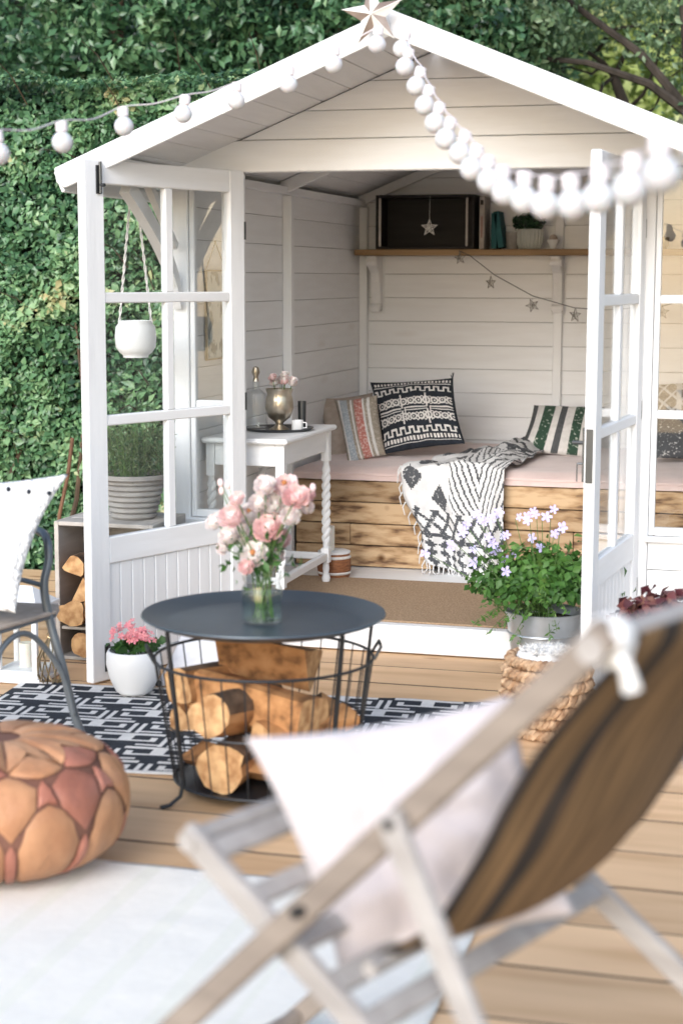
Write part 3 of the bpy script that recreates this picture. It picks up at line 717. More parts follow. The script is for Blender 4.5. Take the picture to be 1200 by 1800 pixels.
# throw draped over the bench front
def pat_throw(u, s):
    """u across 0..1, s metres from the back end"""
    if s < .50:
        return int(nz(u*5, s*12, 2, 1.5) > -.05)
    if s > 1.26 and s < 1.43: return int(((u*7+s*9) % 1 < .30) or ((u*7-s*9) % 1 < .30) or s > 1.40)
    if s > 1.43: return int(((u*4+s*9) % 1 < .42) != ((u*4-s*9) % 1 < .42))
    if u < .46:
        p = (u*4.4) % 1; q_ = ((s-.5)*4.3+(.5 if int(u*4.4) % 2 else 0)) % 1
        return int(abs(p-.5)+abs(q_-.5)*1.25 < .40)
    w_ = (u-.73); h = s*12+abs(w_)*19
    return int((h % 1) < .34 and u > .46)
m = MB(); nu, ns = 110, 150; TLn = 1.62
def thr(u, s):
    # path: bench top from y=2.25 to front lip y=1.262, then down
    lip = 1.0
    def lerp_(tab, q):
        for (a, x), (b, y_) in zip(tab[:-1], tab[1:]):
            if q <= b: f_ = (q-a)/(b-a); f_ = f_*f_*(3-2*f_); return x+(y_-x)*f_
        return tab[-1][1]
    xl = lerp_([(0, .60), (.35, .52), (.75, .44), (1.0, .355), (1.12, .37), (1.35, .47), (1.65, .535)], s); xr_ = lerp_([(0, .88), (.3, .90), (.7, .88), (1.0, .855), (1.3, .85), (1.65, .845)], s)
    x = xl+(xr_-xl)*(u+.02*math.sin(u*14+s*3))
    if s < lip: y = 2.26-s; z = cz(x, y)+.012+.055*math.exp(-((u-.62)/.30)**2)*(1-.35*s)+.045*abs(nz(u*4+s*2, s*4, 1))+.012*nz(u*9, s*9, 1)
    else:
        a = min((s-lip)/.07, 1.0)*PI/2; y = 1.262-.02*math.sin(a); z = .60-.03*(1-math.cos(a))-max(0, s-lip-.05)
        z += .012+.05*math.exp(-((u-.62)/.30)**2)*.65*(1-min(1, (s-lip)/.2))
    f = max(0, min(1, (s-.9)/.3))
    y -= .036+f*.036*math.sin(u*17+1.6*nz(u*2, s, 3))*(.6+.4*min(1, max(0, s-1)))+.010*nz(u*6, s*3, 8)+.012*f
    return Vector((x, y, z+.006*math.sin(u*26)*(1-f)))
for j in range(ns+1):
    for i in range(nu+1): m.v.append(tuple(thr(i/nu, TLn*j/ns*(1-.10*(1-i/nu)*(1 if j > ns*.6 else 0)*(j/ns-.6)/.4))))
for j in range(ns):
    for i in range(nu):
        b = j*(nu+1)+i; m.f.append((b, b+nu+1, b+nu+2, b+1)); m.m.append(pat_throw((i+.5)/nu, TLn*(j+.5)/ns))
o = m.build('throw_blanket', [mThrowW, mThrowG], smooth=True, angle=80)
so_ = o.modifiers.new('thickness', 'SOLIDIFY'); so_.thickness = .004; so_.offset = -1
tag(o, 'white cotton throw with charcoal zigzags and diamonds draped over the bench front', 'throw')
fr = MB()
for k in range(24):
    u = (k+.5)/24; s_ = TLn*(1-.10*(1-u)); p = thr(u, s_)
    fr.tube([p, p+Vector((random.uniform(-.008, .008), random.uniform(-.012, -.002), -.03)), p+Vector((random.uniform(-.014, .014), random.uniform(-.02, 0), max(-.065, FZ+.006-p.z)))], [.0035, .0028, .002], 5)
for k in range(16):
    s_ = .78+k*.045; p = thr(0, s_); fr.tube([p, p+Vector((-.012, -.006, -.025)), p+Vector((random.uniform(-.02, 0), -.008, -.062))], [.0038, .003, .002], 5)
fr.build('fringe', mThrowW, o)['kind'] = 'stuff'
# jute mat
m = MB(); m.box((-.10, .035, FZ+.0045), (1.66, .94, FZ+.0125)); o = m.build('jute_mat', mJute, bev=.003); tag(o, 'plain brown jute mat on the white summerhouse floor', 'mat')
# shelf
sh = thing('wall_shelf', 'rough wooden shelf on two carved white corbels on the back wall', 'shelf', (.6, 2.6, 1.3))
box('board', sh, mShelf, (-.20, 2.44, 1.598), (1.74, YW-.003, 1.630), .004)
prof = [(0, 0), (0, -.30), (.055, -.30), (.062, -.275), (.05, -.26), (.055, -.20), (.062, -.14), (.085, -.09), (.13, -.065), (.155, -.05), (.165, -.03), (.16, -.012), (.168, 0)]
for xx in (-.165, .83):
    cb = MB().prism([(YW-.046-a if False else YW-.003-a, 1.5965+b) for a, b in prof], xx+.012, xx+.062, 'X').build('corbel', mGreyWood if False else mSoffit, sh, bev=.003)
    MB().box((xx, YW-.0028-.0, 1.286), (xx+.075, YW-.0022+.0, 1.5964)).build('back_plate', mSoffit, cb)
    for z_, r_, yy in ((1.565, .024, .135), (1.325, .016, .05)):
        MB().tube([(xx+.006, YW-yy, z_), (xx+.068, YW-yy, z_)], r_, 12).build('scroll', mSoffit, cb, smooth=True)
Zs = 1.6305
t = thing('crate', 'black wooden crate lying on its side on the wall shelf', 'crate', (.18, 2.56, Zs))
mBlk = M('black_stained_wood', (.016, .014, .014), (.008, .007, .007), .6, 30, X_, .2)
x0, x1, y0, y1, z0, z1 = -.085, .447, 2.455, 2.675, Zs, 1.915
box('panel', t, mBlk, (x0, y1-.01, z0), (x1, y1, z1)); box('panel', t, mBlk, (x0, y0, z0), (x0+.014, y1-.011, z1)); box('panel', t, mBlk, (x1-.014, y0, z0), (x1, y1-.011, z1))
box('panel', t, mBlk, (x0+.015, y0, z0), (x1-.015, y1-.011, z0+.014)); box('panel', t, mBlk, (x0+.015, y0, z1-.014), (x1-.015, y1-.011, z1))
box('slat', t, mGreyWood, (x0+.016, y0-.002, z0+.015), (x0+.03, y0+.006, z1-.016)); box('slat', t, mGreyWood, (x1-.045, y0-.002, z0+.015), (x1-.033, y0+.006, z1-.016))
def star3d(mb, c, R_, r_, th, rot=0, tilt=None, n=5, ax='XZ'):
    c = Vector(c); pts = []
    for i in range(2*n):
        a = rot+PI/2+i*PI/n; rr = R_ if i % 2 == 0 else r_
        pts.append(c+Vector((math.cos(a)*rr, 0, math.sin(a)*rr)))
    f = c+Vector((0, -th, 0)); b = c+Vector((0, th, 0)); base = pts+[f, b]
    if tilt is not None: base = [c+tilt @ (p-c) for p in base]
    mb.add(base, [(i, (i+1) % (2*n), 2*n) for i in range(2*n)]+[((i+1) % (2*n), i, 2*n+1) for i in range(2*n)])
def wire_star(mb, c, R_, r=.0022, rot=0, tilt=None):
    c = Vector(c); P = []
    for i in range(10):
        a = rot+PI/2+i*PI/5; rr = R_ if i % 2 == 0 else R_*.42; d = Vector((math.cos(a)*rr, 0, math.sin(a)*rr)); P.append(c+(tilt @ d if tilt is not None else d))
    mb.tube(P, r, 5, closed=True)
    F = c+(tilt @ Vector((0, -R_*.25, 0)) if tilt is not None else Vector((0, -R_*.25, 0)))
    for p in P: mb.tube([p, F], r*.8, 4)
    for i in range(0, 10, 2): mb.tube([P[i], P[(i+4) % 10]], r*.7, 4)
m = MB(); c_ = Vector((.212, 2.437, 1.742)); wire_star(m, c_, .045, .003); m.tube([c_+Vector((0, 0, .045)), (.212, 2.446, 1.905)], .001, 4)
o = m.build('star_ornament', mStarW, smooth=False); tag(o, 'white wicker star hanging in front of the black crate', 'ornament')
o = box('book', None, mBook, (.472, 2.47, Zs), (.498, 2.64, 1.905), .002); tag(o, 'tall pale spined book standing beside the black crate', 'book')
box('title_band', o, mDark, (.477, 2.4692, 1.86), (.493, 2.4702, 1.885), 0); box('title_band', o, M('pinkish_lettering', (.30, .16, .14), rough=.8), (.481, 2.4692, 1.69), (.489, 2.4702, 1.80), 0)
for k, (a, h, lean, lab) in enumerate(((.520, .185, .0, 'narrow teal book left of the pair on the shelf'), (.558, .19, -.16, 'teal book leaning against its neighbour on the shelf'))):
    m = MB(); m.box((0, 0, 0), (.030, .15, h)); o = m.build('book', mTeal, loc=(0, 0, 0), bev=.002); o.location = (a+.012, 2.49, Zs+(.002 if lean == 0 else .006)); o.rotation_euler.y = lean; tag(o, lab, 'book')
    box('page_block', o, mCream, (.003, .002, h), (.027, .148, h+.0006), 0)
def lathe_thing(name, lab, cat, prof, c, mat, n=28, extra=None, group=None):
    t = MB().lathe(prof, c, n).build(name, mat, smooth=True, angle=50); tag(t, lab, cat, group); return t
lathe_thing('tumbler', 'small pale grey cup behind the ribbed planter on the shelf', 'cup', [(.03, 0), (.038, .09), (.036, .09), (.029, .004), (0, .004)], (.635, 2.56, Zs), mGlass if False else mTerra)
pr = []
mRib = M('pale_ribbed_ceramic', (.50, .52, .49), (.38, .40, .38), .6, 10, bump=.1)
t = thing('ribbed_planter', 'ribbed pale pot holding a dark leafy plant on the shelf', 'plant pot', (.727, 2.56, Zs))
MB().lathe([(.050, 0), (.064, .03), (.068, .08), (.066, .105), (.060, .105), (.058, .09), (0, .09)], (.727, 2.56, Zs), 32).build('pot', mRib, t, smooth=True)
m = MB()
for k in range(22): a = 2*PI*k/22; m.tube([(.727+r_*math.cos(a), 2.56+r_*math.sin(a), Zs+z_) for r_, z_ in ((.052, .004), (.066, .03), (.070, .08), (.068, .10))], .004, 5)
m.build('ribs', mRib, t, smooth=True)
n = 420; Pn = rng.normal(0, 1, (n, 3)); Pn /= np.linalg.norm(Pn, axis=1)[:, None]; Pp = Pn*np.array([.085, .07, .05])*rng.uniform(.3, 1, n)[:, None]+np.array([.72, 2.56, Zs+.14])
leaves('foliage', Pp, Pn, .04, mLaurel, t, cval=np.full(n, .15))
lathe_thing('bowl', 'tiny white bowl on the shelf near the right door', 'bowl', [(.014, 0), (.016, .012), (.034, .05), (.031, .05), (.012, .014), (0, .014)], (.853, 2.54, Zs), mCer)
o = MB().ball((.853, 2.54, Zs+.056), .022, 12, 8).build('shell', mBeige, smooth=True); tag(o, 'round brown shell resting in the tiny white bowl', 'shell')
lathe_thing('candle_glass', 'brass tealight glass at the far right of the shelf', 'tealight holder', [(.02, 0), (.03, .02), (.032, .06), (.03, .06), (.02, .01), (0, .01)], (1.42, 2.54, Zs), mBrass)
# star garland below the shelf
gl = thing('star_garland', 'thin wire garland of silver wire stars drooping under the shelf', 'garland', (.9, 2.42, 1.3))
gp = [Vector(at(x, y, 'Y', 2.43)) for x, y in ((806, 441), (825, 449), (868, 483), (935, 520), (1008, 541), (1060, 545), (1163, 538), (1230, 520))]
MB().tube(gp, .0022, 6).build('wire', mSteelDark, gl, smooth=True)
for (x, y, R_) in ((808, 454, .028), (862, 497, .030), (935, 537, .031), (1010, 554, .033), (1163, 549, .032)):
    c_ = at(x, y, 'Y', 2.43); m = MB(); tl = Matrix.Rotation(random.uniform(-.6, .6), 3, 'Z') @ Matrix.Rotation(random.uniform(-.4, .4), 3, 'Y')
    wire_star(m, c_, R_*1.15, .0021, tilt=tl); m.tube([c_+Vector((0, 0, R_*.9)), c_+Vector((0, 0, R_*.9+.012))], .0012, 4); m.build('star', mWire, gl)
# console table with barley twist legs
TX0, TX1, TY0, TY1, TZ = -.205, .13, .12, .83, .83
ct = thing('console_table', 'white painted console table with barley twist legs inside the left window', 'console table', (-.04, .5, FZ))
box('tabletop', ct, mPaintY, (TX0-.012, TY0-.03, TZ-.022), (TX1+.022, TY1+.02, TZ), .007)
lx = (TX0+.018, TX1-.018); ly = (TY0+.02, TY1-.02)
box('apron', ct, mPaintX, (lx[0]+.019, TY0+.004, TZ-.115), (lx[1]-.019, TY0+.022, TZ-.023), .003)
box('apron', ct, mPaintX, (lx[0]+.019, TY1-.022, TZ-.115), (lx[1]-.019, TY1-.004, TZ-.023), .003)
box('apron', ct, mPaintY, (TX1-.030, ly[0]+.019, TZ-.115), (TX1-.012, ly[1]-.019, TZ-.023), .003)
box('apron', ct, mPaintY, (TX0+.012, ly[0]+.019, TZ-.115), (TX0+.030, ly[1]-.019, TZ-.023), .003)
def twist_leg(x, y):
    m = MB(); h = .018
    m.box((x-h, y-h, TZ-.16), (x+h, y+h, TZ-.0225)); m.box((x-h, y-h, FZ+.10), (x+h, y+h, FZ+.165))
    z0, z1 = FZ+.165, TZ-.16; n = 60
    for s in (0, PI):
        pts = []; rs = []
        for i in range(n+1):
            t_ = i/n; a = s+t_*2*PI*5; e = min(1, t_*8, (1-t_)*8); pts.append((x+.0085*e*math.cos(a), y+.0085*e*math.sin(a), z0+(z1-z0)*t_)); rs.append(.0125)
        m.tube(pts, rs, 8)
    m.lathe([(.011, .0), (.018, .015), (.02, .03), (.012, .05), (.016, .07), (.012, .10)], (x, y, FZ+.0005), 14)
    return m.build('leg', mPaint, ct, smooth=True, angle=35)
for x in lx:
    for y in ly: twist_leg(x, y)
box('stretcher', ct, mPaintY, (lx[1]-.012, ly[0]+.019, FZ+.11), (lx[1]+.012, ly[1]-.019, FZ+.145), .004); box('stretcher', ct, mPaintY, (lx[0]-.012, ly[0]+.019, FZ+.11), (lx[0]+.012, ly[1]-.019, FZ+.145), .004)
box('stretcher', ct, mPaintX, (lx[0]+.019, ly[0]-.012, FZ+.112), (lx[1]-.019, ly[0]+.012, FZ+.143), .004); box('stretcher', ct, mPaintX, (lx[0]+.019, ly[1]-.012, FZ+.112), (lx[1]-.019, ly[1]+.012, FZ+.143), .004)
tr_ = MB().lathe([(.0, .002), (.13, .002), (.145, .012), (.15, .012), (.135, -.0), (.0, -.0)][::-1], (-.01, .50, TZ+.001), 36).build('serving_tray', mSteelDark, smooth=True); tag(tr_, 'small round dark metal tray on the console table', 'tray')
tz = TZ+.0035
o = MB().lathe([(.030, 0), (.034, .004), (.020, .014), (.012, .022), (.014, .030), (.036, .05), (.047, .085), (.044, .12), (.040, .138), (.046, .158), (.043, .158), (.037, .138), (.041, .12), (.043, .085), (.03, .052), (0, .045)], (0, 0, 0), 30).build('goblet', mSilver, smooth=True)
o.location = (.002, .47, tz); o.scale = (1.3, 1.3, 1.12); tag(o, 'aged silver footed goblet on the dark tray', 'goblet')
def rose(mb, c, r, up=(0, 0, 1), n=3):
    up = Vector(up).normalized(); X = up.orthogonal().normalized(); Y = up.cross(X); c = Vector(c)
    for ring, (cnt, rr, pm_, w_) in enumerate(((3, .42, 2.35, 1.5), (4, .62, 2.2, 1.3), (5, .82, 1.95, 1.15), (6, 1.0, 1.65, .95), (6, 1.12, 1.3, .9))):
        for k in range(cnt):
            a0 = 2*PI*k/cnt+ring*.7+random.uniform(-.2, .2); W = w_*random.uniform(.9, 1.1); b = len(mb.v); jj = random.uniform(.92, 1.08)
            for i in range(5):
                for j in range(5):
                    t_ = i/4; ph = .12+(pm_*jj-.12)*t_; a = a0+W*(j/4-.5)*min(1, .35+t_*1.3)*(1 if i < 4 else .72)
                    rad = r*rr*math.sin(min(ph, PI/2+ (ph-PI/2)*.8)); z = r*(.55-rr*math.cos(ph)*.95)*.9
                    if i == 4: rad *= 1.06; z -= r*.05*abs(j-2)
                    mb.v.append(tuple(c+(X*math.cos(a)+Y*math.sin(a))*rad+up*z))
            for i in range(4):
                for j in range(4): mb.f.append((b+i*5+j, b+(i+1)*5+j, b+(i+1)*5+j+1, b+i*5+j+1)); mb.m.append(mb.cm)
t = thing('small_bouquet', 'few small pink and white blossoms standing in the silver goblet', 'flowers', (.002, .47, tz+.15))
for k in range(9):
    c_ = Vector((.002+random.uniform(-.035, .085), .47+random.uniform(-.04, .04), tz+.205+random.uniform(-.01, .03))); m = MB(); rose(m, c_, .019, (random.uniform(-.5, .5), -.6, 1)); m.build('flower', mPetalW if k % 3 else mPetal, t, smooth=True, angle=70)
    MB().tube([(.002, .47, tz+.06), ((c_.x+.002)/2, (c_.y+.47)/2, tz+.12), tuple(c_)], .0015, 4).build('stem', mStem, t)
lathe_thing('matchstick_jar', 'dark narrow jar standing behind the silver goblet', 'jar', [(.016, 0), (.018, .12), (.015, .12), (.014, .01), (0, .01)], (.075, .56, tz), mSteelDark)
t = thing('candle_holder', 'small white enamel candle holder at the right edge of the tray', 'candle holder', (.082, .47, tz))
MB().lathe([(.022, 0), (.025, .003), (.025, .045), (.022, .045), (.021, .006), (0, .006)], (.082, .47, tz), 22).build('cup', mCer, t, smooth=True, angle=50); MB().tube([(.107, .47, tz+.036), (.122, .47, tz+.034), (.122, .47, tz+.014), (.107, .47, tz+.012)], .003, 6).build('handle', mCer, t, smooth=True)
o = MB().lathe([(.045, 0), (.05, .01), (.05, .13), (.045, .155), (.018, .175), (.016, .20), (.02, .205), (.014, .205), (.013, .176), (.042, .15), (.046, .012), (0, .010)], (-.10, .46, tz), 26).build('glass_decanter', mGlass, smooth=True); tag(o, 'clear glass decanter left of the silver goblet', 'decanter')
o = MB().lathe([(.0, -.0), (.014, .0), (.010, .02), (.018, .04), (.012, .06), (0, .066)], (-.10, .46, tz+.206), 16).build('stopper', mSilver, o, smooth=True)
# picture hung on the left wall
t = thing('hanging_picture', 'brass framed glass botanical print hung by a chain on the left wall', 'picture', (XL+.01, .29, 1.14))
x0 = XL+.004
for a, b in (((.165, 1.14), (.415, 1.146)), ((.165, 1.504), (.415, 1.51)), ((.165, 1.146), (.171, 1.504)), ((.409, 1.146), (.415, 1.504))): box('frame', t, mBrass, (x0, a[0], a[1]), (x0+.012, b[0], b[1]), .001)
box('print', t, mPrint, (x0+.003, .1715, 1.1465), (x0+.006, .4085, 1.5035), 0)
MB().tube([(x0+.006, .17, 1.51), (x0+.004, .29, 1.625), (x0+.006, .41, 1.51)], .002, 5).build('chain', mBrass, t); MB().ball((x0+.004, .29, 1.627), .005, 8, 6).build('nail', mBrass, t)
# things under the console table
t = thing('striped_basket', 'brown and white striped round basket on the floor by the table leg', 'basket', (.105, .97, FZ))
pr = [(.066, 0), (.074, .02), (.078, .05), (.077, .09), (.070, .118), (.066, .118), (.072, .09), (.07, .01), (0, .01)]
MB().lathe(pr, (.105, .97, FZ), 30).build('body', mAmber, t, smooth=True)
for z_, r_ in ((.030, .0775), (.100, .077)): MB().lathe([(r_-.002, z_-.006), (r_+.0015, z_), (r_-.003, z_+.008)], (.105, .97, FZ), 30).build('stripe', mCream, t, smooth=True)
MB().lathe([(.0, .118), (.073, .118), (.075, .126), (.06, .131), (0, .132)], (.105, .97, FZ), 30).build('lid', mPaint, t, smooth=True)
t = lathe_thing('pillar_candle', 'tall white pillar candle on the striped basket beneath the table', 'candle', [(.026, 0), (.027, .003), (.027, .11), (.024, .113), (0, .109)], (.085, .95, FZ+.1325), mCandle); MB().tube([(.085, .95, FZ+.24), (.086, .95, FZ+.254)], .0012, 5).build('wick', mDark, t)
t = thing('gold_lantern', 'small openwork gold lantern under the console table', 'lantern', (0, .42, FZ))
for k in range(10): a = 2*PI*k/10; MB().tube([(.0+r_*math.cos(a), .42+r_*math.sin(a), FZ+z_) for r_, z_ in ((.03, .005), (.04, .05), (.036, .12), (.015, .16), (.004, .17))], .0025, 5).build('rib', mBrass, t, smooth=True)
MB().lathe([(0, 0), (.04, 0), (.04, .008), (0, .008)], (0, .42, FZ+.0005), 18).build('base', mBrass, t)
MB().lathe([(0, 0), (.02, 0), (.02, .06), (0, .062)], (0, .42, FZ+.0095), 14).build('candle', mCandle, t)
#PART5
# ================================================================== ON THE DECK
# black and white rug (pattern woven in: small faces of two cottons)
def rug_pat(u, v):
    # u, v in metres; interlocking keys on the diagonal
    c = .15; a = (u)/c; b = (v)/c; i, j = math.floor(a), math.floor(b); x, y = a-i, b-j
    if (i+j) % 2:
        x = 1-x
    w_ = .13
    if y < w_ and x < .78: return 1
    if x < w_ and y < .62: return 1
    if abs(y-.55) < w_/2 and .0 < x < .62: return 1
    if abs(x-.62) < w_/2 and .32 < y < .62: return 1
    if abs(x-.9) < w_/2 and .2 < y < .95: return 1
    if abs(y-.86) < w_/2 and .35 < x < .95: return 1
    return 0
m = MB(); RW, RD = 1.74, 1.02; nu, nv = 232, 136
o0 = Vector((-.56, -.885, .006)); eu = Vector((.9958, .0917, 0)); evv = Vector((.0917, -.9958, 0))
for j in range(nv+1):
    for i in range(nu+1):
        u, v = RW*i/nu, RD*j/nv; p = o0+eu*u+evv*v; m.v.append((p.x+.008*nz(v*3, 0, 1)*(1 if i in (0, nu) else 0), p.y, p.z+.0025+.0025*nz(u, v, 0, 5)+(.004*max(0, 1-v/.06)*(1+nz(u*6, 0, 2)))))
for j in range(nv):
    for i in range(nu):
        b = j*(nu+1)+i; u, v = RW*(i+.5)/nu, RD*(j+.5)/nv
        e = v > RD-.022 or v < .0
        m.f.append((b, b+nu+1, b+nu+2, b+1)); m.m.append(1 if e else rug_pat(u, v))
o = m.build('patterned_rug', [mNavy, mCream], smooth=True); tag(o, 'black rug with white interlocking key pattern under the tray table', 'rug')
s_ = o.modifiers.new('thickness', 'SOLIDIFY'); s_.thickness = .004; s_.offset = -1
# white striped rug in the foreground
m = MB(); nu, nv = 120, 110; X0, X1, Y0, Y1 = -.95, 1.492, -4.5, -2.575
for j in range(nv+1):
    for i in range(nu+1):
        x, y = X0+(X1-X0)*i/nu, Y0+(Y1-Y0)*j/nv
        m.v.append((x+(.008*nz(y, 0, 3, 6) if i == nu else 0), y+(.010*nz(x, 0, 4, 5) if j == nv else 0), .008+.003*nz(x, y, 0, 3)+.003*abs(nz(x, y, 3, 8))))
for j in range(nv):
    for i in range(nu):
        b = j*(nu+1)+i; x = X0+(X1-X0)*(i+.5)/nu; m.f.append((b, b+1, b+nu+2, b+nu+1)); m.m.append(1 if (x+.02) % .16 < .034 else 0)
o = m.build('striped_rug', [mRugW, mRugY], smooth=True); tag(o, 'white woven rug with faint yellow stripes in the foreground', 'rug'); s_ = o.modifiers.new('thickness', 'SOLIDIFY'); s_.thickness = .005; s_.offset = -1
# leather pouf ------------------------------------------------------
PC = Vector((.262, -2.67, .015)); PR, PH = .308, .325
pf = thing('leather_pouf', 'round tan and red brown patchwork leather pouf', 'pouf', PC)
def pm(th_, t, off=0):
    ph = (-90+180*t)*PI/180; cr_, sn = abs(math.cos(ph)), math.sin(ph)
    r = (PR+off)*cr_**.62; z = PH/2+(PH/2+off)*math.copysign(abs(sn)**.85, sn)
    r *= 1+.012*math.sin(th_*3+1)
    return PC+Vector((r*math.cos(th_), r*math.sin(th_), max(z, .0)))
m = MB()
for j in range(31):
    for i in range(48): m.v.append(tuple(pm(2*PI*i/48, j/30, -.004)))
for j in range(30):
    for i in range(48): a = j*48+i; b = j*48+(i+1) % 48; m.f.append((a, b, b+48, a+48)); m.m.append(0)
m.build('lining', mSeam, pf, smooth=True)
def patch(th0, poly, mat):
    cx = sum(p[0] for p in poly)/len(poly); cy = sum(p[1] for p in poly)/len(poly)
    B = []
    for k in range(len(poly)):
        a, b = poly[k], poly[(k+1) % len(poly)]
        n = max(2, int(math.hypot((b[0]-a[0])/8, (b[1]-a[1])/.07)))
        for i in range(n): B.append((a[0]+(b[0]-a[0])*i/n, a[1]+(b[1]-a[1])*i/n))
    m = MB(); R_ = 5; nB = len(B)
    sd_ = random.random()*50
    for r in range(R_+1):
        s = (1-r/R_)*1.0
        for (x, y) in B:
            xx, yy = cx+(x-cx)*s, cy+(y-cy)*s
            m.v.append(tuple(pm(th0+math.radians(xx*.8), yy, -.001+.008*(1-s**8)+.0045*nz(xx*.09, yy*7, sd_, 1.5)*(1-s)-.0035*abs(nz(xx*.05, yy*4, sd_+9, 2.5))*(1-s**4))))
    for r in range(R_):
        for k in range(nB): a = r*nB+k; b = r*nB+(k+1) % nB; m.f.append((a, b, b+nB, a+nB)); m.m.append(0)
    m.build('patch', mat, pf, smooth=True, angle=70)
for s in range(10):
    th = math.radians(-78+36*s)
    patch(th, [(-17.5, .06), (17.5, .06), (18.5, .44), (14, .52), (8, .575), (0, .605), (-8, .575), (-14, .52), (-18.5, .44)], mLeaA)
    patch(th, [(18.5, .06), (26.5, .06), (25.8, .43), (22.5, .47), (19.2, .43)], mLeaB)
    patch(th, [(22.5, .478), (31, .535), (37, .59), (40, .69), (30, .745), (22.5, .765), (15, .745), (5, .69), (8, .59), (14, .535)], mLeaB if s % 2 else mLeaA)
    patch(th, [(0, .615), (6.5, .60), (4.0, .69), (0, .73), (-4.0, .69), (-6.5, .60)], mLeaB)
    patch(th, [(0, .74), (12, .755), (21.5, .775), (14, .85), (0, .885), (-14, .85), (-21.5, .775), (-12, .755)], mLeaA if s % 2 else mLeaB)
    patch(th, [(-22.4, .79), (-8, .873), (0, .895), (8, .873), (22.4, .79), (20, .985), (-20, .985)], mLeaA)
# tray table with wire log basket ------------------------------------
TC = Vector((.688, -1.86, 0))
tb = thing('tray_table', 'round slate blue metal tray table with black wire log basket', 'table', TC)
MB().lathe([(0, .500), (.27, .500), (.290, .503), (.335, .520), (.349, .526), (.351, .521), (.337, .512), (.294, .497), (.27, .494), (0, .494)][::-1], TC, 72).build('tray', mTray, tb, smooth=True, angle=25)
def circ(r, z, n=48): return [TC+Vector((r*math.cos(2*PI*k/n), r*math.sin(2*PI*k/n), z)) for k in range(n)]
bk = MB().tube(circ(.315, .395), .0045, 8, True).build('basket_rim', mBlack, tb, smooth=True)
MB().tube(circ(.262, .045), .0045, 8, True).build('basket_hoop', mBlack, tb, smooth=True); MB().tube(circ(.288, .215), .003, 6, True).build('basket_hoop', mBlack, tb, smooth=True)
MB().lathe([(0, .04), (.262, .04), (.262, .043), (0, .043)], TC, 40).build('base_plate', mBlack, tb)
wm = MB().tube([(0, 0, 0), (-.053, 0, -.35)], .0022, 6)
w0 = None
for k in range(30):
    a = 2*PI*k/30+.04
    if w0 is None: w0 = wm.build('wire', mBlack, tb, smooth=True); o = w0
    else: o = w0.copy(); col.objects.link(o)
    o.parent = tb; o.location = Vector((.315*math.cos(a), .315*math.sin(a), .395)); o.rotation_euler.z = a
w0.data.transform(Matrix.Translation(TC))
for a in (232, 330, 28, 130):
    a = math.radians(a); d = Vector((math.cos(a), math.sin(a), 0))
    m = MB(); m.bar(TC+d*.322+Vector((0, 0, .505)), TC+d*.275+Vector((0, 0, .07)), .014, .007, d); m.tube([TC+d*.275+Vector((0, 0, .075)), TC+d*.285+Vector((0, 0, .03)), TC+d*.32+Vector((0, 0, .010)), TC+d*.35+Vector((0, 0, .009))], .006, 7)
    m.build('leg', mBlack, tb, smooth=True)
for a in (205, 18):
    a = math.radians(a); d = Vector((math.cos(a), math.sin(a), 0)); e = Vector((-d.y, d.x, 0))
    MB().tube([TC+d*.315+e*s*.05+Vector((0, 0, .395)) if abs(s) == 1.0 else TC+d*.335+e*s*.05+Vector((0, 0, .43)) for s in (-1.0, -.9, -.3, .3, .9, 1.0)], .005, 7).build('handle', mBlack, tb, smooth=True)
mLogBark = M('log_bark', (.17, .105, .065), (.06, .035, .022), .95, 22, (1, .5, 1), 1.0, detail=6)
def log(lab, p, q_, r, wedge, group=None, seed=0, nm='log'):
    """split log between p and q_: cross-section a wedge or rounded block"""
    p, q_ = Vector(p), Vector(q_); d = (q_-p); L = d.length; d.normalize(); X = d.cross(Vector((0, 0, 1))).normalized(); Y = X.cross(d)
    rs = random.Random(seed); n = 15; sec = []
    nc = rs.choice((3, 4, 4)) if wedge else 6; a0 = wedge+rs.uniform(-.2, .2); cor = []
    for k in range(nc): an = a0+2*PI*(k+rs.uniform(-.16, .16))/nc; rr = r*rs.uniform(.95, 1.3); cor.append((math.cos(an)*rr, math.sin(an)*rr*.9))
    for k in range(n):
        t_ = k/n*nc; i0 = int(t_) % nc; f_ = t_-int(t_); p0, p1 = cor[i0], cor[(i0+1) % nc]; bl_ = .04*math.sin(PI*f_)*(4 if not wedge or i0 == 0 else .6)
        x_, y_ = p0[0]*(1-f_)+p1[0]*f_, p0[1]*(1-f_)+p1[1]*f_; sec.append((x_*(1+bl_*1.6), y_*(1+bl_*1.6)))
    m = MB(); ns = 7
    for i in range(ns+1):
        t_ = i/ns; s = 1+.05*math.sin(t_*5+seed)
        for k, (a, b) in enumerate(sec):
            w_ = 1+.14*nz(math.cos(k*.45)*1.2, math.sin(k*.45)*1.2+t_*1.3, seed)
            m.v.append(tuple(p+d*(L*t_)+X*a*s*w_+Y*b*s*w_+X*.006*math.sin(t_*4+seed)))
    for i in range(ns):
        for k in range(n): a = i*n+k; b = i*n+(k+1) % n; m.f.append((a, b, b+n, a+n)); m.m.append(2 if (wedge and int(k/n*nc) % nc == 0) or (not wedge and k/n < .45) else 0)
    m.cm = 1; m.f.append(tuple(range(n-1, -1, -1))); m.m.append(1); m.f.append(tuple(ns*n+k for k in range(n))); m.m.append(1)
    o = m.build(nm, [mLog, mLogEnd, mLogBark], bev=0, smooth=True, angle=22); tag(o, lab, 'log', group); return o
T = TC
log('long split log lying lowest at the front of the wire basket', T+Vector((-.20, -.05, .10)), T+Vector((.14, -.17, .10)), .058, 2.2, 'logs in the wire basket', 1)
log('stout pale ended log pointing out of the front of the wire basket', T+Vector((-.06, -.215, .112)), T+Vector((-.01, .17, .115)), .062, 0, 'logs in the wire basket', 2)
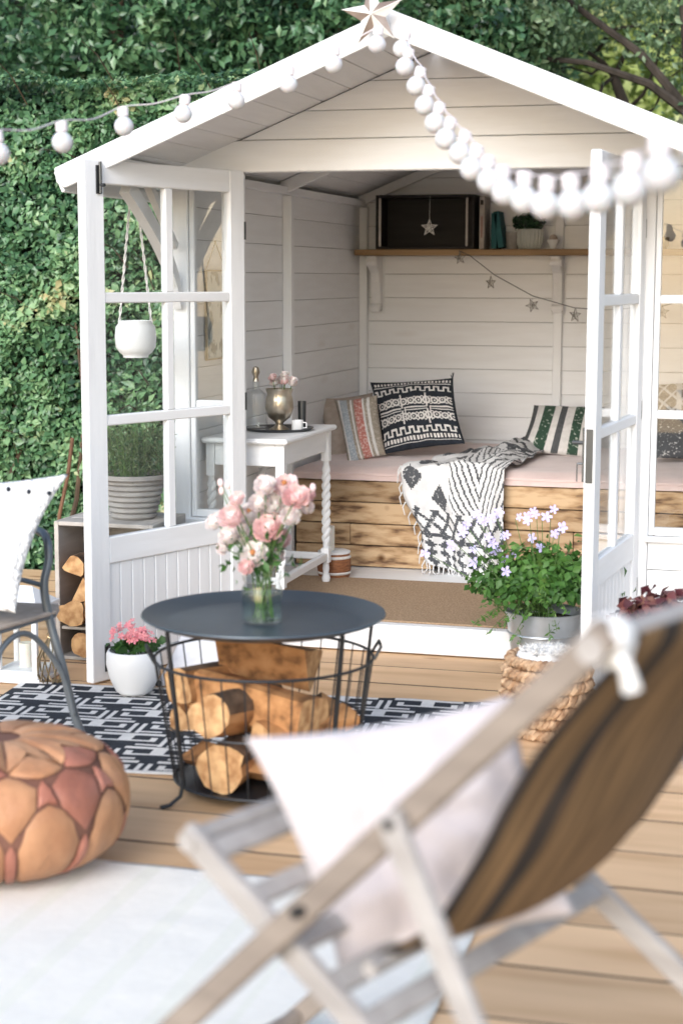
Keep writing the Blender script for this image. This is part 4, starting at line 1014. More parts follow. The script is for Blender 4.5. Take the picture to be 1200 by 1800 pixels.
log('split log lying at the back of the wire basket floor', T+Vector((.13, -.12, .115)), T+Vector((.08, .20, .115)), .06, 1.0, 'logs in the wire basket', 3)
log('orange split log leaning against the left wires of the basket', T+Vector((-.21, -.10, .205)), T+Vector((-.08, .20, .17)), .062, 2.0, 'logs in the wire basket', 4)
log('oval pale ended log high at the front wires of the basket', T+Vector((-.075, -.245, .275)), T+Vector((-.02, .10, .235)), .056, 0, 'logs in the wire basket', 5)
log('broad split log crossing the middle of the wire basket', T+Vector((-.20, .02, .285)), T+Vector((.17, -.09, .245)), .082, 2.4, 'logs in the wire basket', 6)
log('wedge shaped log at the right side of the wire basket', T+Vector((.21, -.04, .14)), T+Vector((.13, .20, .20)), .066, 1.6, 'logs in the wire basket', 7)
log('thick wedge log stacked on top under the tray', T+Vector((-.15, .06, .395)), T+Vector((.13, .03, .36)), .085, 2.8, 'logs in the wire basket', 8)
log('orange log with a flat split face at the upper left of the basket', T+Vector((-.24, -.06, .30)), T+Vector((-.10, .20, .28)), .06, 1.2, 'logs in the wire basket', 12)
log('split log lying slanted on the right half of the basket', T+Vector((.04, -.17, .20)), T+Vector((.22, .10, .20)), .05, 2.0, 'logs in the wire basket', 9)
# vase with roses on the tray
VC = TC+Vector((.005, -.03, .5005))
vs = MB().lathe([(0, .001), (.052, .001), (.058, .006), (.060, .05), (.058, .10), (.052, .118), (.056, .130), (.0575, .150), (.054, .150), (.053, .131), (.049, .118), (.0545, .10), (.0565, .05), (.054, .010), (0, .008)][::-1], VC, 36).build('glass_vase', mGlass, smooth=True, angle=60)
tag(vs, 'clear glass jar of water on the tray table', 'vase')
MB().lathe([(0, .0085), (.0535, .0105), (.056, .05), (.0545, .085), (0, .085)][::-1], VC, 32).build('water', mWater, vs, smooth=True)
bq = thing('rose_bouquet', 'loose bouquet of blush pink and cream roses in the glass jar', 'flowers', VC+Vector((0, 0, .10)))
mPetalIn = M('deeper_blush_petal', (.84, .62, .60), (.80, .52, .51), .6, 20, bump=.05, sss=.15)
spots = [(405, 905, 26), (440, 900, 28), (478, 885, 27), (520, 870, 26), (375, 915, 20), (500, 850, 25), (465, 850, 22), (425, 935, 30), (470, 925, 30), (445, 972, 27), (490, 945, 24), (400, 940, 22), (510, 905, 20), (540, 868, 16), (455, 880, 22), (415, 875, 16), (485, 975, 18), (540, 890, 14), (432, 995, 16), (392, 960, 17)]
for k, (x, y, r) in enumerate(spots):
    Y = VC.y+(.04 if k % 3 == 1 else -.045 if k % 3 == 0 else 0)+random.uniform(-.03, .03)
    c_ = at(x, y, 'Y', Y); rr = r/650; out = (c_-(VC+Vector((0, 0, .2)))); up = Vector((out.x*2, -.75+out.y*2, .65+out.z)).normalized()
    m = MB(); rose(m, c_-up*rr*.4, rr*.88, up)
    fl_ = m.build('flower', (mPetal, mPetalW, mPetalW, mPetalIn, mPetalW)[k % 5], bq, smooth=True, angle=70)
    if k % 4 == 1: MB().ball(c_+up*rr*.1, rr*.22, 8, 6).build('heart', mHeart, fl_, smooth=True)
    if r > 15:
        b0_ = VC+Vector((random.uniform(-.03, .03), random.uniform(-.03, .03), .012)); nk = VC+Vector((random.uniform(-.03, .03), random.uniform(-.03, .03), .14))
        MB().tube([b0_, nk, (nk+c_)/2+Vector((0, 0, .01)), c_-up*rr*.4], .0022, 5).build('stem', mStem, bq)
n = 90; Pp = np.array(VC)+np.array([0, 0, .19])+rng.normal(0, 1, (n, 3))*np.array([.05, .04, .035]); leaves('leaves', Pp, rng.normal(0, 1, (n, 3)), .035, mGer, bq, cval=np.full(n, .25))
for k in range(7):
    c_ = at(random.uniform(370, 550), random.uniform(840, 880), 'Y', VC.y+.03); m = MB().ball(c_, .009, 8, 6, 1.4); m.build('bud', mPetal, bq, smooth=True)
    MB().tube([VC+Vector((random.uniform(-.02, .02), 0, .14)), c_], .0016, 4).build('stem', mStem, bq)
# white pot with pink kalanchoe
t = thing('potted_kalanchoe', 'white egg shaped pot of coral pink flowers on the patterned rug', 'potted plant', (-.098, -.935, .011))
pc = Vector((-.098, -.935, .0115))
MB().lathe([(0, 0), (.052, .0), (.066, .012), (.088, .06), (.099, .11), (.098, .145), (.092, .158), (.086, .158), (.091, .143), (.090, .135), (0, .133)][::-1], pc, 40).build('pot', mCer, t, smooth=True, angle=60)
n = 90; Pp = np.array(pc)+np.array([0, 0, .168])+rng.normal(0, 1, (n, 3))*np.array([.042, .04, .010]); leaves('foliage', Pp, rng.normal(0, .3, (n, 3))+np.array([0, -.3, 1]), .042, mGer, t, asp=.8, cval=np.full(n, .2))
fl5 = {}
def five(mat_, r, nm='flower', heart=None, cup=.25, npet=5):
    m = MB()
    for k in range(npet):
        a = 2*PI*k/npet; d = Vector((math.cos(a), math.sin(a), 0)); e = Vector((-d.y, d.x, 0)); b = len(m.v)
        pts = [Vector((0, 0, 0)), d*r*.5+e*r*.30+Vector((0, 0, r*cup)), d*r*.98+e*r*.22+Vector((0, 0, r*cup*.9)), d*r*1.02-e*r*.22+Vector((0, 0, r*cup*.9)), d*r*.5-e*r*.30+Vector((0, 0, r*cup)), d*r*.6+Vector((0, 0, r*cup*.55))]
        m.add(pts, [(0, 1, 5), (1, 2, 5), (2, 3, 5), (3, 4, 5), (4, 0, 5)])
    return m
def scatter_flowers(parent, pts, mat_, r, cup=.25):
    base = None
    for p, nrm in pts:
        if base is None: base = five(mat_, r, cup=cup).build('flower', mat_, parent, smooth=False); base.data.transform(Matrix.Translation(origin(parent))); o = base
        else: o = base.copy(); col.objects.link(o)
        o.parent = parent; o.location = Vector(p)-origin(parent); o.rotation_euler = Vector(nrm).to_track_quat('Z', 'Y').to_euler(); s = random.uniform(.8, 1.15); o.scale = (s, s, s)
pts = []
for k in range(44):
    a = random.uniform(0, 2*PI); rr = math.sqrt(random.random()); cx_ = random.choice((-.045, .0, .045, .025)); p = pc+Vector((cx_+.035*rr*math.cos(a), .04*rr*math.sin(a)-.01, .205+.035*(1-rr)+random.uniform(-.012, .015)+(.02 if cx_ == 0 else 0))); pts.append((p, (rr*math.cos(a)+cx_*5, rr*math.sin(a)-.7, .9)))
scatter_flowers(t, pts, mPetalP, .0145)
for k in range(5): MB().tube([pc+Vector((random.uniform(-.02, .02), 0, .14)), pc+Vector((-.05+.025*k, -.01, .20))], .003, 5).build('stem', mStem, t)
# floor cushion leaning on the left door
def pat_pom(u, v): return 1 if (v < .12) and int(u*9) % 2 == 0 and False else 0
t = pillow('floor_cushion', [(-.03, -.62, .19), (.215, -.50, .22), (.235, -.72, .02), (-.055, -.86, .018)], .07, [mWhiteC, mNavy], None, None, 26, seed=22); tag(t, 'white cushion with a black pompom edge lying behind the tray table', 'cushion')
m = MB()
for k in range(9):
    a = Vector((-.055, -.86, .03)).lerp(Vector((.235, -.73, .035)), (k+.5)/9); pb = MB().ball(a, .012, 8, 6); pb.build('pompom', mNavy, t, smooth=True)
# grey metal armchair at the left with cushion ---------------------------------
ch = thing('metal_chair', 'grey tubular metal chair at the left edge beside the hedge', 'chair', (-.33, -1.8, 0))
Y0_ = -1.72
def V(x, y, Y=Y0_): return at(x, y, 'Y', Y)
def tb_(pts, r, nm, mat_=mGrey): return MB().tube(pts, r, 10).build(nm, mat_, ch, smooth=True)
def smooth_path(P, n=6):
    out = []
    for i in range(len(P)-1):
        a, b, c_, d = P[max(i-1, 0)], P[i], P[i+1], P[min(i+2, len(P)-1)]
        for k in range(n):
            t_ = k/n; out.append(.5*((2*b)+(c_-a)*t_+(2*a-5*b+4*c_-d)*t_*t_+(3*b-a-3*c_+d)*t_**3))
    return out+[P[-1]]
bl = V(150, 1320); bl.z = .012; bl2 = bl
hoop = [V(0, 918, -1.45), V(35, 922, -1.5), V(62, 930, -1.6), V(82, 945, -1.68), V(86, 985, -1.70), V(78, 1030, -1.72), V(88, 1090, -1.72), V(110, 1170, -1.72), V(133, 1262, -1.70), Vector((bl.x, -1.68, .016))]
tb_(smooth_path(hoop), .0135, 'back_leg')
# seat
s0 = V(92, 1085); sz = s0.z
seat = MB(); sp = [(s0.x+.005, -1.70), (s0.x-.06, -2.05), (s0.x-.44, -2.05), (s0.x-.42, -1.62), (s0.x-.03, -1.60)]
seat.prism(sp, sz-.004, sz+.004, 'Z'); seat.build('seat', mGrey, ch, bev=.002)
fl1 = Vector((s0.x-.03, -2.00, sz-.01)); tb_(smooth_path([Vector((s0.x-.06, -1.99, sz-.012)), Vector((s0.x-.065, -2.02, sz-.1)), Vector((s0.x-.03, -2.07, .014))]), .012, 'front_leg', mBlack)
tb_(smooth_path([Vector((s0.x-.42, -1.99, sz-.012)), Vector((s0.x-.44, -2.02, sz-.1)), Vector((s0.x-.47, -2.07, .014))]), .012, 'front_leg', mBlack)
tb_(smooth_path([Vector((s0.x-.42, -1.45, .92)), Vector((s0.x-.42, -1.55, .6)), Vector((s0.x-.41, -1.62, sz)), Vector((s0.x-.44, -1.52, .016))]), .0135, 'back_leg')
tb_(smooth_path([Vector((s0.x-.055, -2.02, sz-.16)), Vector((s0.x-.05, -1.96, sz-.05)), Vector((s0.x-.02, -1.84, sz-.03)), V(108, 1180, -1.74), V(130, 1255, -1.72)]), .009, 'brace')
tb_([Vector((s0.x-.42, -1.45, .92)), hoop[0]], .0125, 'back_rail'); tb_([Vector((s0.x-.4, -1.58, sz+.13)), V(80, 1030, -1.71)], .008, 'back_rail')
o = MB(); o.prism([(a, b) for a, b in sp], sz+.0045, sz+.018, 'Z'); o = o.build('seat_pad', mBeige, bev=.004, loc=(s0.x-.2, -1.85, sz+.0045)); tag(o, 'thin pinkish beige pad on the grey metal chair seat', 'seat pad')
t = pillow('crochet_cushion', [V(-215, 838, -1.83), V(122, 832, -1.76), V(28, 1078, -1.98), V(-240, 1090, -2.02)], .14, [mCrochet, mNavy], None, None, 50, edge=.13, seed=30, wr=.010, backmat=1)
tag(t, 'white crochet cushion with black pompom trim and black back on the metal chair', 'cushion')
for k in range(9):
    u = .02+.105*k; a = V(-190, 852, -1.93).lerp(V(92, 862, -1.86), k/8); a.y -= .02
    if k > 0: pb = MB().ball(a+Vector((0, 0, -.006*math.sin(k))), .0075, 8, 6).build('pompom', mNavy, t, smooth=True)
# wooden crate with logs, ribbed pot on top
t = thing('wooden_crate', 'upright weathered grey crate behind the open left door', 'crate', (-.40, -.28, 0))
cx0, cx1, cy0, cy1, ch_ = -.615, -.205, -.47, -.12, .545
for a, b in (((cx0, cy0, .002), (cx0+.018, cy1, ch_)), ((cx1-.018, cy0, .002), (cx1, cy1, ch_))): box('side_panel', t, mGreyWood, a, b, .002)
for k in range(3): box('top_slat', t, mGreyWood, (cx0+.0185, cy0+.118*k, ch_-.016), (cx1-.0185, cy0+.118*k+.112, ch_), .002)
for k in range(3): box('bottom_slat', t, mGreyWood, (cx0+.0185, cy0+.118*k, .002), (cx1-.0185, cy0+.118*k+.112, .016), .002)
for k in range(4): box('back_slat', t, mGreyWood, (cx0+.0185, cy1-.012, .02+.13*k), (cx1-.0185, cy1-.001, .14+.13*k), .002)
box('shelf', t, mGreyWood, (cx0+.0185, cy0+.01, .12), (cx1-.0185, cy1-.013, .132), .002)
for k, (px_, pz_, r_, lab) in enumerate(((-.545, .185, .05, 'split log at the left in the grey crate'), (-.44, .19, .055, 'round log in the middle of the grey crate row'), (-.33, .185, .05, 'split log at the right in the grey crate row'), (-.49, .28, .052, 'orange split log on the second layer in the grey crate'), (-.385, .285, .05, 'log on the second layer right in the grey crate'), (-.54, .37, .042, 'small log on top of the stack in the grey crate'), (-.50, .066, .045, 'log on the floor slats of the grey crate'), (-.35, .066, .045, 'second log on the floor slats of the grey crate'))):
    log(lab, (px_, cy0-.02+.01*k % .03, pz_), (px_+.01, cy1-.03, pz_), r_, (k*1.3) % 6 if k % 2 else 0, 'logs in the grey crate', 40+k)
t = thing('ribbed_pot', 'large grey ribbed terracotta pot of wispy herbs on the crate', 'potted plant', (-.352, -.30, ch_))
rp = Vector((-.352, -.30, ch_+.001)); pr = [(0, 0), (.080, 0)]
for i in range(7): z = .004+.022*i; r = .084+.0055*i; pr += [(r, z), (r+.007, z+.006), (r+.007, z+.015), (r, z+.0205)]
pr += [(.135, .155), (.142, .160), (.142, .176), (.130, .176), (.126, .15), (0, .15)]
MB().lathe(pr[::-1], rp, 44).build('pot', mTerra, t, smooth=True, angle=30)
n = 2600; a = rng.uniform(0, 2*PI, n); h = rng.uniform(0, 1, n)**.8; r = .13*np.sqrt(rng.random(n))*(1+.35*h); Pp = np.stack([rp.x+r*np.cos(a), rp.y+r*np.sin(a), rp.z+.15+.23*h*(1-.35*rng.random(n))], 1)
leaves('foliage', Pp, rng.normal(0, 1, (n, 3)), .022, mLav, t, asp=.28, droop=-1.2)
m = MB()
for k in range(34): a_ = random.uniform(0, 2*PI); q0 = rp+Vector((.09*math.cos(a_)*random.random(), .09*math.sin(a_), .14)); m.tube([q0, q0+Vector((.3*(q0.x-rp.x), .3*(q0.y-rp.y), .11)), q0+Vector((.7*(q0.x-rp.x)+random.uniform(-.02, .02), .7*(q0.y-rp.y), random.uniform(.18, .27)))], [.0016, .0013, .0008], 4)
o = m.build('stems', mStem, t); o['kind'] = 'stuff'
# hanging pot under the eave
t = thing('hanging_planter', 'white glass jar planter hung on two twisted cords outside the left window', 'hanging planter', (-.335, -.30, 1.17))
hp = Vector((-.335, -.30, 1.172))
MB().lathe([(0, 0), (.048, 0), (.05, .01), (.062, .018), (.077, .04), (.080, .08), (.076, .118), (.066, .130), (.067, .142), (.060, .142), (.062, .126), (0, .12)][::-1], hp, 36).build('jar', mCer, t, smooth=True, angle=50)
for s in (-1, 1):
    tp = Vector((hp.x+.004*s, hp.y, 1.868)); b_ = hp+Vector((.066*s, 0, .134)); m = MB()
    for ph_ in (0, PI): m.tube([b_.lerp(tp, i/40)+Vector((.0035*math.cos(i*1.1+ph_), .0035*math.sin(i*1.1+ph_), 0)) for i in range(41)], .0028, 5)
    m.build('cord', mCream, t, smooth=True)
# white lantern under the chair
t = thing('white_lantern', 'white wooden lantern with glass sides on the deck behind the chair', 'lantern', (-.60, -.80, 0))
lx0, lx1, ly0, ly1 = -.675, -.50, -.88, -.70
box('base', t, mPaint, (lx0-.01, ly0-.01, .002), (lx1+.01, ly1+.01, .02), .003); box('base', t, mPaint, (lx0, ly0, .0205), (lx1, ly1, .045), .003)
for x in (lx0+.004, lx1-.024):
    for y in (ly0+.004, ly1-.024): box('corner_post', t, mPaint, (x, y, .0455), (x+.02, y+.02, .27), .002)
box('cap', t, mPaint, (lx0-.008, ly0-.008, .2705), (lx1+.008, ly1+.008, .29), .003); MB().add([(lx0, ly0, .2905), (lx1, ly0, .2905), (lx1, ly1, .2905), (lx0, ly1, .2905), ((lx0+lx1)/2-.03, -.79, .35), ((lx0+lx1)/2+.03, -.79, .35)], [(0, 1, 5, 4), (1, 2, 5), (2, 3, 4, 5), (3, 0, 4), (0, 3, 2, 1)]).build('roof', mPaint, t)
for a, b in (((lx0+.025, ly0+.012, .046), (lx1-.025, ly0+.014, .27)), ((lx1-.014, ly0+.025, .046), (lx1-.012, ly1-.025, .27)), ((lx0+.012, ly0+.025, .046), (lx0+.014, ly1-.025, .27))): box('pane', t, mGlass, a, b, 0)
o = MB().lathe([(0, 0), (.026, 0), (.026, .09), (0, .088)], ((lx0+lx1)/2, -.79, .0455), 20).build('pillar_candle', mCandle, smooth=True, angle=40); tag(o, 'cream pillar candle inside the white lantern', 'candle')
t = thing('filigree_lantern', 'little dark openwork metal lantern beside the white lantern', 'lantern', (-.455, -.86, 0)); fc = Vector((-.455, -.86, .001))
for k in range(12): a = 2*PI*k/12; MB().tube([fc+Vector((r_*math.cos(a+tw), r_*math.sin(a+tw), z_)) for r_, z_, tw in ((.035, .008, 0), (.05, .04, .2), (.047, .10, .5), (.03, .14, .7), (.008, .17, .8))], .003, 5).build('rib', mBrass, t, smooth=True)
MB().lathe([(0, 0), (.045, 0), (.045, .01), (0, .01)], fc, 20).build('base', mBrass, t); MB().tube([fc+Vector((.012*math.cos(a), 0, .185+.012*math.sin(a))) for a in [2*PI*k/12 for k in range(12)]], .002, 5, True).build('ring', mBrass, t)
# galvanised tub with lilac flowers
t = thing('lilac_planter', 'galvanised tub of leafy plant with pale lilac flowers before the right door', 'potted plant', (1.27, -.33, 0)); gc = Vector((1.27, -.33, .002))
MB().lathe([(0, 0), (.105, 0), (.138, .235), (.140, .262), (.145, .262), (.146, .270), (.141, .272), (.136, .262), (.13, .235), (0, .23)][::-1], gc, 48).build('tub', mZinc, t, smooth=True, angle=30)
for z_ in (.06, .19): MB().tube([gc+Vector(((.107+.033*z_/.235)*math.cos(2*PI*k/40), (.107+.033*z_/.235)*math.sin(2*PI*k/40), z_)) for k in range(40)], .003, 6, True).build('band', mZinc, t, smooth=True)
MB().lathe([(0, .232), (.13, .236)], gc, 24).build('soil', mGround, t)
n = 3200; u_ = rng.normal(0, 1, (n, 3)); u_ /= np.linalg.norm(u_, axis=1)[:, None]; u_[:, 2] = np.abs(u_[:, 2])*.9-.12
lob = 1+.28*np.sin(np.arctan2(u_[:, 1], u_[:, 0])*5)+.12*rng.normal(0, 1, n)
Pp = np.array(gc)+np.array([-.02, 0, .34])+u_*np.array([.235, .18, .20])*(rng.uniform(.35, 1.0, n)*lob)[:, None]
leaves('foliage', Pp, u_, .036, mGer, t, asp=.7, cval=.30+.4*np.clip(u_[:, 2], 0, 1)-.1*(np.abs(u_[:, 0])))
sp_pts = []
m = MB()
for (x, y) in ((942, 900), (968, 898), (905, 912), (985, 925), (930, 940), (950, 960), (905, 970), (865, 975), (840, 985), (815, 940), (850, 920), (820, 925), (880, 940), (888, 1000), (920, 1010), (835, 905), (800, 955), (870, 905), (972, 940), (860, 950), (930, 915), (755, 975), (952, 905), (825, 960), (893, 985)):
    p = at(x, y, 'Y', -.33+random.uniform(-.14, .06)); b_ = gc+Vector(((p.x-gc.x)*.3, (p.y-gc.y)*.3, .24))
    m.tube([b_, b_.lerp(p, .5)+Vector((0, 0, .03)), p], [.0022, .0018, .0012], 5)
    for q_ in range(random.choice((1, 1, 2))):
        pp = p+Vector((random.uniform(-.018, .018), random.uniform(-.015, .015), random.uniform(-.014, .014))); sp_pts.append((pp, (random.uniform(-.6, .6), -1, random.uniform(.1, .8))))
scatter_flowers(t, sp_pts, mLilac, .019, cup=.2)
for k in range(24):
    a = random.uniform(PI*.7, PI*1.7); b_ = gc+Vector((0, 0, .26)); e_ = gc+Vector((random.uniform(.2, .32)*math.cos(a), random.uniform(.15, .25)*math.sin(a), random.uniform(.12, .42))); m.tube([b_, b_.lerp(e_, .5)+Vector((0, 0, .07)), e_], [.002, .0015, .001], 5)
    k_ = 14; Pq = np.array([list(b_.lerp(e_, .45+.55*i/k_)+Vector((random.uniform(-.012, .012), random.uniform(-.012, .012), .05*(1-i/k_)))) for i in range(k_)]); leaves('sprig', Pq, rng.normal(0, 1, (k_, 3)), .028, mGer, t, asp=.35, cval=np.full(k_, .6))
o = m.build('stems', mStem, t); o['kind'] = 'stuff'
# braided basket with fleece
t = thing('braided_basket', 'chunky braided brown basket below the lilac planter', 'basket', (1.375, -1.02, 0)); bc = Vector((1.385, -1.02, .002))
for j in range(7):
    z = .018+.038*j; R_ = .105+.030*math.sin(PI*min(1, (j+1)/8)*.9)
    for ph_ in (0, 2*PI/3, 4*PI/3):
        nn = 90; jw = random.uniform(-.006, .006); pts = [bc+Vector(((R_+jw+.010*math.cos(a*16+ph_))*math.cos(a), (R_+jw+.010*math.cos(a*16+ph_))*math.sin(a), z+.011*math.sin(a*16+ph_))) for a in [2*PI*k/nn for k in range(nn)]]
        MB().tube(pts, .0105, 6, True).build('braid', mWick, t, smooth=True)
m = MB(); nn = 26
for j in range(14):
    for i in range(nn):
        a = 2*PI*i/nn; rr = .098*math.sin(PI/2*j/13)**.8; q_ = bc+Vector((rr*math.cos(a), rr*math.sin(a),   .275-.02*(j/13)**2)); m.v.append((q_.x+.012*nz(q_.x, q_.y, 1, 22), q_.y+.012*nz(q_.x, q_.y, 2, 22), q_.z+.022*nz(q_.x, q_.y, 3, 26)))
for j in range(13):
    for i in range(nn): a = j*nn+i; b = j*nn+(i+1) % nn; m.f.append((a, a+nn, b+nn, b)); m.m.append(0)
o = m.build('fleece', mFur, smooth=True, angle=80); tag(o, 'white fleece throw stuffed in the braided basket', 'fleece')
Pq = np.array([list(bc+Vector((math.sqrt(random.random())*.09*math.cos(a), .09*math.sqrt(random.random())*math.sin(a), .278))) for a in [random.uniform(0, 2*PI) for _ in range(900)]])
mTuft = leafmat('fleece_tuft', [(.62, .6, .58), (.75, .74, .72), (.82, .81, .80)], .9, .1)
leaves('tufts', Pq, rng.normal(0, .6, (900, 3))+np.array([0, 0, .6]), .030, mTuft, o, asp=.12)
# burgundy plant behind the deckchair
t = thing('burgundy_plant', 'low burgundy leaved plant in a pale pot behind the deckchair crossbar', 'potted plant', (1.80, -1.0, 0)); hc = Vector((1.80, -1.0, .002))
MB().lathe([(0, 0), (.10, 0), (.135, .25), (.14, .27), (.13, .27), (.125, .24), (0, .24)][::-1], hc, 30).build('pot', mCer, t, smooth=True, angle=40)
n = 520; u_ = rng.normal(0, 1, (n, 3)); u_ /= np.linalg.norm(u_, axis=1)[:, None]; u_[:, 2] = np.abs(u_[:, 2])
leaves('foliage', np.array(hc)+np.array([-.03, 0, .36])+u_*np.array([.19, .15, .14])*rng.uniform(.4, 1, n)[:, None], u_, .05, mPurp, t, asp=.75)
#PART6
# ================================================================== DECKCHAIR (built flat at the origin, then turned)
dc = thing('deckchair', 'pale weathered wooden deckchair with brown black striped canvas in the foreground', 'deckchair', (0, 0, 0))
W = .725; TB, TZt = 1.07, 1.05
def rail(nm, p, q_, w_, h, mat_=mChairWood, up=(0, 0, 1)): return MB().bar(p, q_, w_, h, up).build(nm, mat_, dc, bev=.004)
dA = Vector((TB, 0, TZt)).normalized()
for k in (.0, W): rail('long_rail', Vector((0, k, 0))-dA*-.0, Vector((TB, k, TZt))+dA*.03, .022, .040)
for k in (.035, W-.035): rail('seat_rail', (.395, k, .680), (1.394, k, .012), .022, .040, mChairPale)
for k in (-.028, W+.028): rail('strut', (TB*.753-.008, k, TZt*.753+.012), (1.189, k, .06), .020, .036, mChairPale)
MB().tube([(TB, -.012, TZt-.002), (TB, W+.012, TZt-.002)], .019, 12).build('crossbar', mChairPale, dc, smooth=True)
MB().tube([(.409, .02, .670), (.409, W-.02, .670)], .016, 12).build('crossbar', mChairPale, dc, smooth=True)
MB().tube([(.06, .012, .06), (.06, W-.012, .06)], .014, 10).build('crossbar', mChairWood, dc, smooth=True)
MB().tube([(.735, .02, .562), (.735, W-.02, .562)], .012, 12).build('crossbar', mChairPale, dc, smooth=True)
for k in range(3):
    b = .445+.075*k; z = .680-(b-.395)*.669; MB().bar((b, .048, z+.012), (b, W-.048, z+.012), .034, .014, (.67, 0, 1)).build('slat', mChairPale, dc, bev=.003)
for k in range(2):
    b = .66+.06*k; z = .680-(b-.395)*.669; MB().bar((b, .048, z+.012), (b, W-.048, z+.012), .036, .016, (.67, 0, 1)).build('slat', mChairPale, dc, bev=.003)
for k, y in ((0, -.012), (1, W+.012)):
    MB().tube([(.645, y-.016, .633), (.645, y+.022, .633)], .008, 10).build('pivot_bolt', mSteelDark, dc, smooth=True); MB().tube([(TB*.753, y-.028, TZt*.753), (TB*.753, y+.02, TZt*.753)], .008, 10).build('pivot_bolt', mSteelDark, dc, smooth=True)
# canvas
path = [(1.092, 1.056), (1.078, 1.030), (1.03, .975), (.967, .895), (.919, .815), (.878, .735), (.826, .650), (.795, .605), (.76, .580), (.735, .578), (.722, .565)]
Pp_ = smooth_path([Vector((a, 0, b)) for a, b in path], 5); m = MB(); nk = 60; SW0, SW1 = .048, W-.048
for i, p in enumerate(Pp_):
    f = i/(len(Pp_)-1)
    for j in range(nk+1):
        t_ = j/nk; sag = .045*math.sin(PI*f)*math.sin(PI*t_)
        inn = .012*math.sin(PI*f)
        y = SW0+inn+(SW1-SW0-2*inn)*t_
        m.v.append((p.x+sag*.6+.004*nz(p.x*3, y*5, 2, 2), y, p.z-sag*.7+.006*nz(p.x*4, y*4, 6, 2)*math.sin(PI*f)))
def sl(t_):
    for a, b in ((.0, .03), (.135, .20), (.80, .865), (.97, 1.0)):
        if a <= t_ <= b: return 1
    return 0
for i in range(len(Pp_)-1):
    for j in range(nk): b = i*(nk+1)+j; m.f.append((b, b+1, b+nk+2, b+nk+1)); m.m.append(sl((j+.5)/nk))
o = m.build('canvas', [mSling, mSlStripe], dc, smooth=True, angle=80); s_ = o.modifiers.new('t', 'SOLIDIFY'); s_.thickness = .004; s_.offset = 0
o['label'] = 'sagging brown canvas sling with black stripes'
ANG = 2.765-PI
dc.location = (.949, -4.083, .004); dc.rotation_euler.z = ANG
RM = Matrix.Rotation(ANG, 3, 'Z')
def DW(b, k, z): return RM @ Vector((b, k, z))+Vector((.949, -4.083, .004))
# ties: knot and tail of cord on the top corner
t = thing('cord_tie', 'knotted white cord with a hanging tail tied round the deckchair top corner', 'cord', DW(TB, .035, TZt))
kc = DW(TB, .035, TZt)
for s in range(3): MB().tube([kc+Vector((.024*math.cos(a), .010*s-.012+.006*math.sin(2*a), .024*math.sin(a))) for a in [2*PI*i/16 for i in range(16)]], .008, 8, True).build('loop', mFur, t, smooth=True)
pe = [at(1082, 1142, 'Y', kc.y-.03), at(1096, 1165, 'Y', kc.y-.035), at(1104, 1190, 'Y', kc.y-.035), at(1110, 1215, 'Y', kc.y-.035)]
MB().tube(pe, [.008, .009, .010, .012], 8).build('tail', mFur, t, smooth=True); MB().ball(at(1078, 1128, 'Y', kc.y-.03), .019, 12, 8).build('knot', mFur, t, smooth=True)
# blush pillow on the chair
t = pillow('blush_pillow', [DW(.42, .14, .80), DW(.72, .40, .86), DW(.83, .41, .54), DW(.60, .14, .47)], .15, [mBlushC], None, None, 44, edge=.08, seed=50, wr=.012)
tag(t, 'large plain blush white pillow leaning on the deckchair canvas', 'pillow')
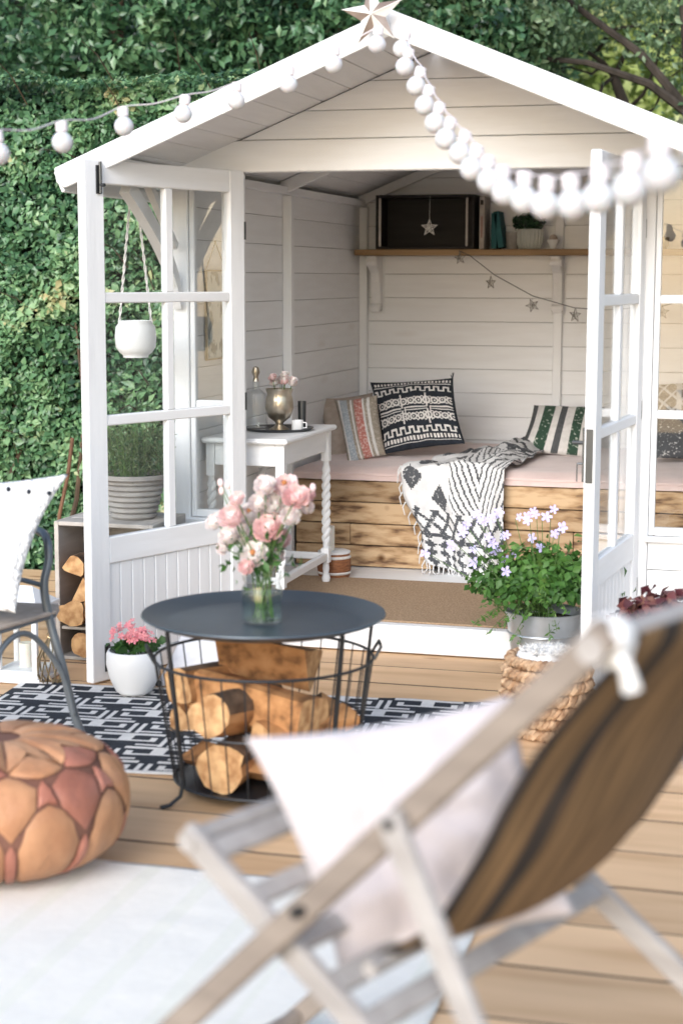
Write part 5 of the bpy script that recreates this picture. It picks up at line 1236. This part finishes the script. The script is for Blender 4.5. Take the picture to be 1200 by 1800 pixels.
# dark wrap folded behind the pillow
# ================================================================== FESTOON LIGHTS AND STAR
fs = thing('festoon_lights', 'string of round white bulbs looping from the roof peak to both sides', 'string lights', (.77, -.8, 2.3))
Ls = [(-62, 322, 4.25), (-2, 270, 4.45), (110, 250, 4.75), (218, 222, 5.15), (322, 200, 5.3), (415, 177, 5.45), (507, 148, 5.5), (586, 113, 5.55), (662, 78, 5.58)]
Rs = [(706, 86, 5.55), (711, 117, 5.35), (731, 151, 5.15), (746, 185, 4.95), (764, 216, 4.75), (783, 244, 4.55), (808, 269, 4.35), (828, 296, 4.15), (859, 318, 3.95), (886, 337, 3.75), (920, 350, 3.55), (957, 360, 3.38), (1005, 359, 3.2), (1050, 348, 3.0), (1105, 332, 2.8), (1161, 306, 2.55), (1235, 262, 2.3)]
def neck(x, y, d):
    sp = .062/d*FPX
    return sp
caps = []
for lst in (Ls, Rs):
    tops = []
    for (x, y, d) in lst:
        d2 = d; c_ = atd(x, y, d2); R_ = .0285
        tl = Matrix.Rotation(random.uniform(-.12, .12), 3, 'Y') @ Matrix.Rotation(random.uniform(-.1, .1), 3, 'X')
        if lst is Rs and d > 4: tl = Matrix.Rotation(.30, 3, 'Y')
        prof = [(1e-6, -R_)]+[(R_*math.sin(PI*i/14), -R_*math.cos(PI*i/14)) for i in range(1, 12)]+[(R_*.36, R_*1.02), (R_*.34, R_*1.15)]
        b = MB().lathe(prof, c_, 24, tl).build('bulb', mBulb, fs, smooth=True, angle=60)
        s_ = MB().lathe([(.0145, R_*.98), (.0165, R_*1.05), (.0165, R_*1.75), (.0145, R_*1.95), (.006, R_*2.02)], c_, 16, tl).build('socket', mSock, b, smooth=True, angle=40)
        tops.append(c_+tl @ Vector((0, 0, R_*2.0)))
    P = [tops[0]]
    for a, b in zip(tops[:-1], tops[1:]): P += [(a+b)/2+Vector((0, 0, -.10*(a-b).length*.35)), b]
    MB().tube(smooth_path(P, 4), .0019, 6).build('cable', mSock, fs, smooth=True)
sr = thing('tin_star', 'weathered tin five pointed star with white ridges fixed at the roof peak', 'star ornament', at(655, 28, 'Y', -.80))
c_ = at(655, 26, 'Y', -.80); n5 = 5; RR, rr = .108, .044; rot = .12
tips = [c_+Vector((math.cos(rot+PI/2+i*PI/5), 0, math.sin(rot+PI/2+i*PI/5)))*(RR if i % 2 == 0 else rr) for i in range(10)]
front = c_+Vector((0, -.028, 0)); back = c_+Vector((0, .028, 0)); m = MB()
m.add(tips+[front, back], [(i, (i+1) % 10, 10) for i in range(10)]+[((i+1) % 10, i, 11) for i in range(10)])
for k in range(10): m.m[k] = k % 2
m.build('star', [mStarT, mStarW], sr)
for k in range(0, 10, 2): MB().tube([front+Vector((0, -.001, 0)), tips[k]], .0018, 4).build('ridge', mStarW, sr)
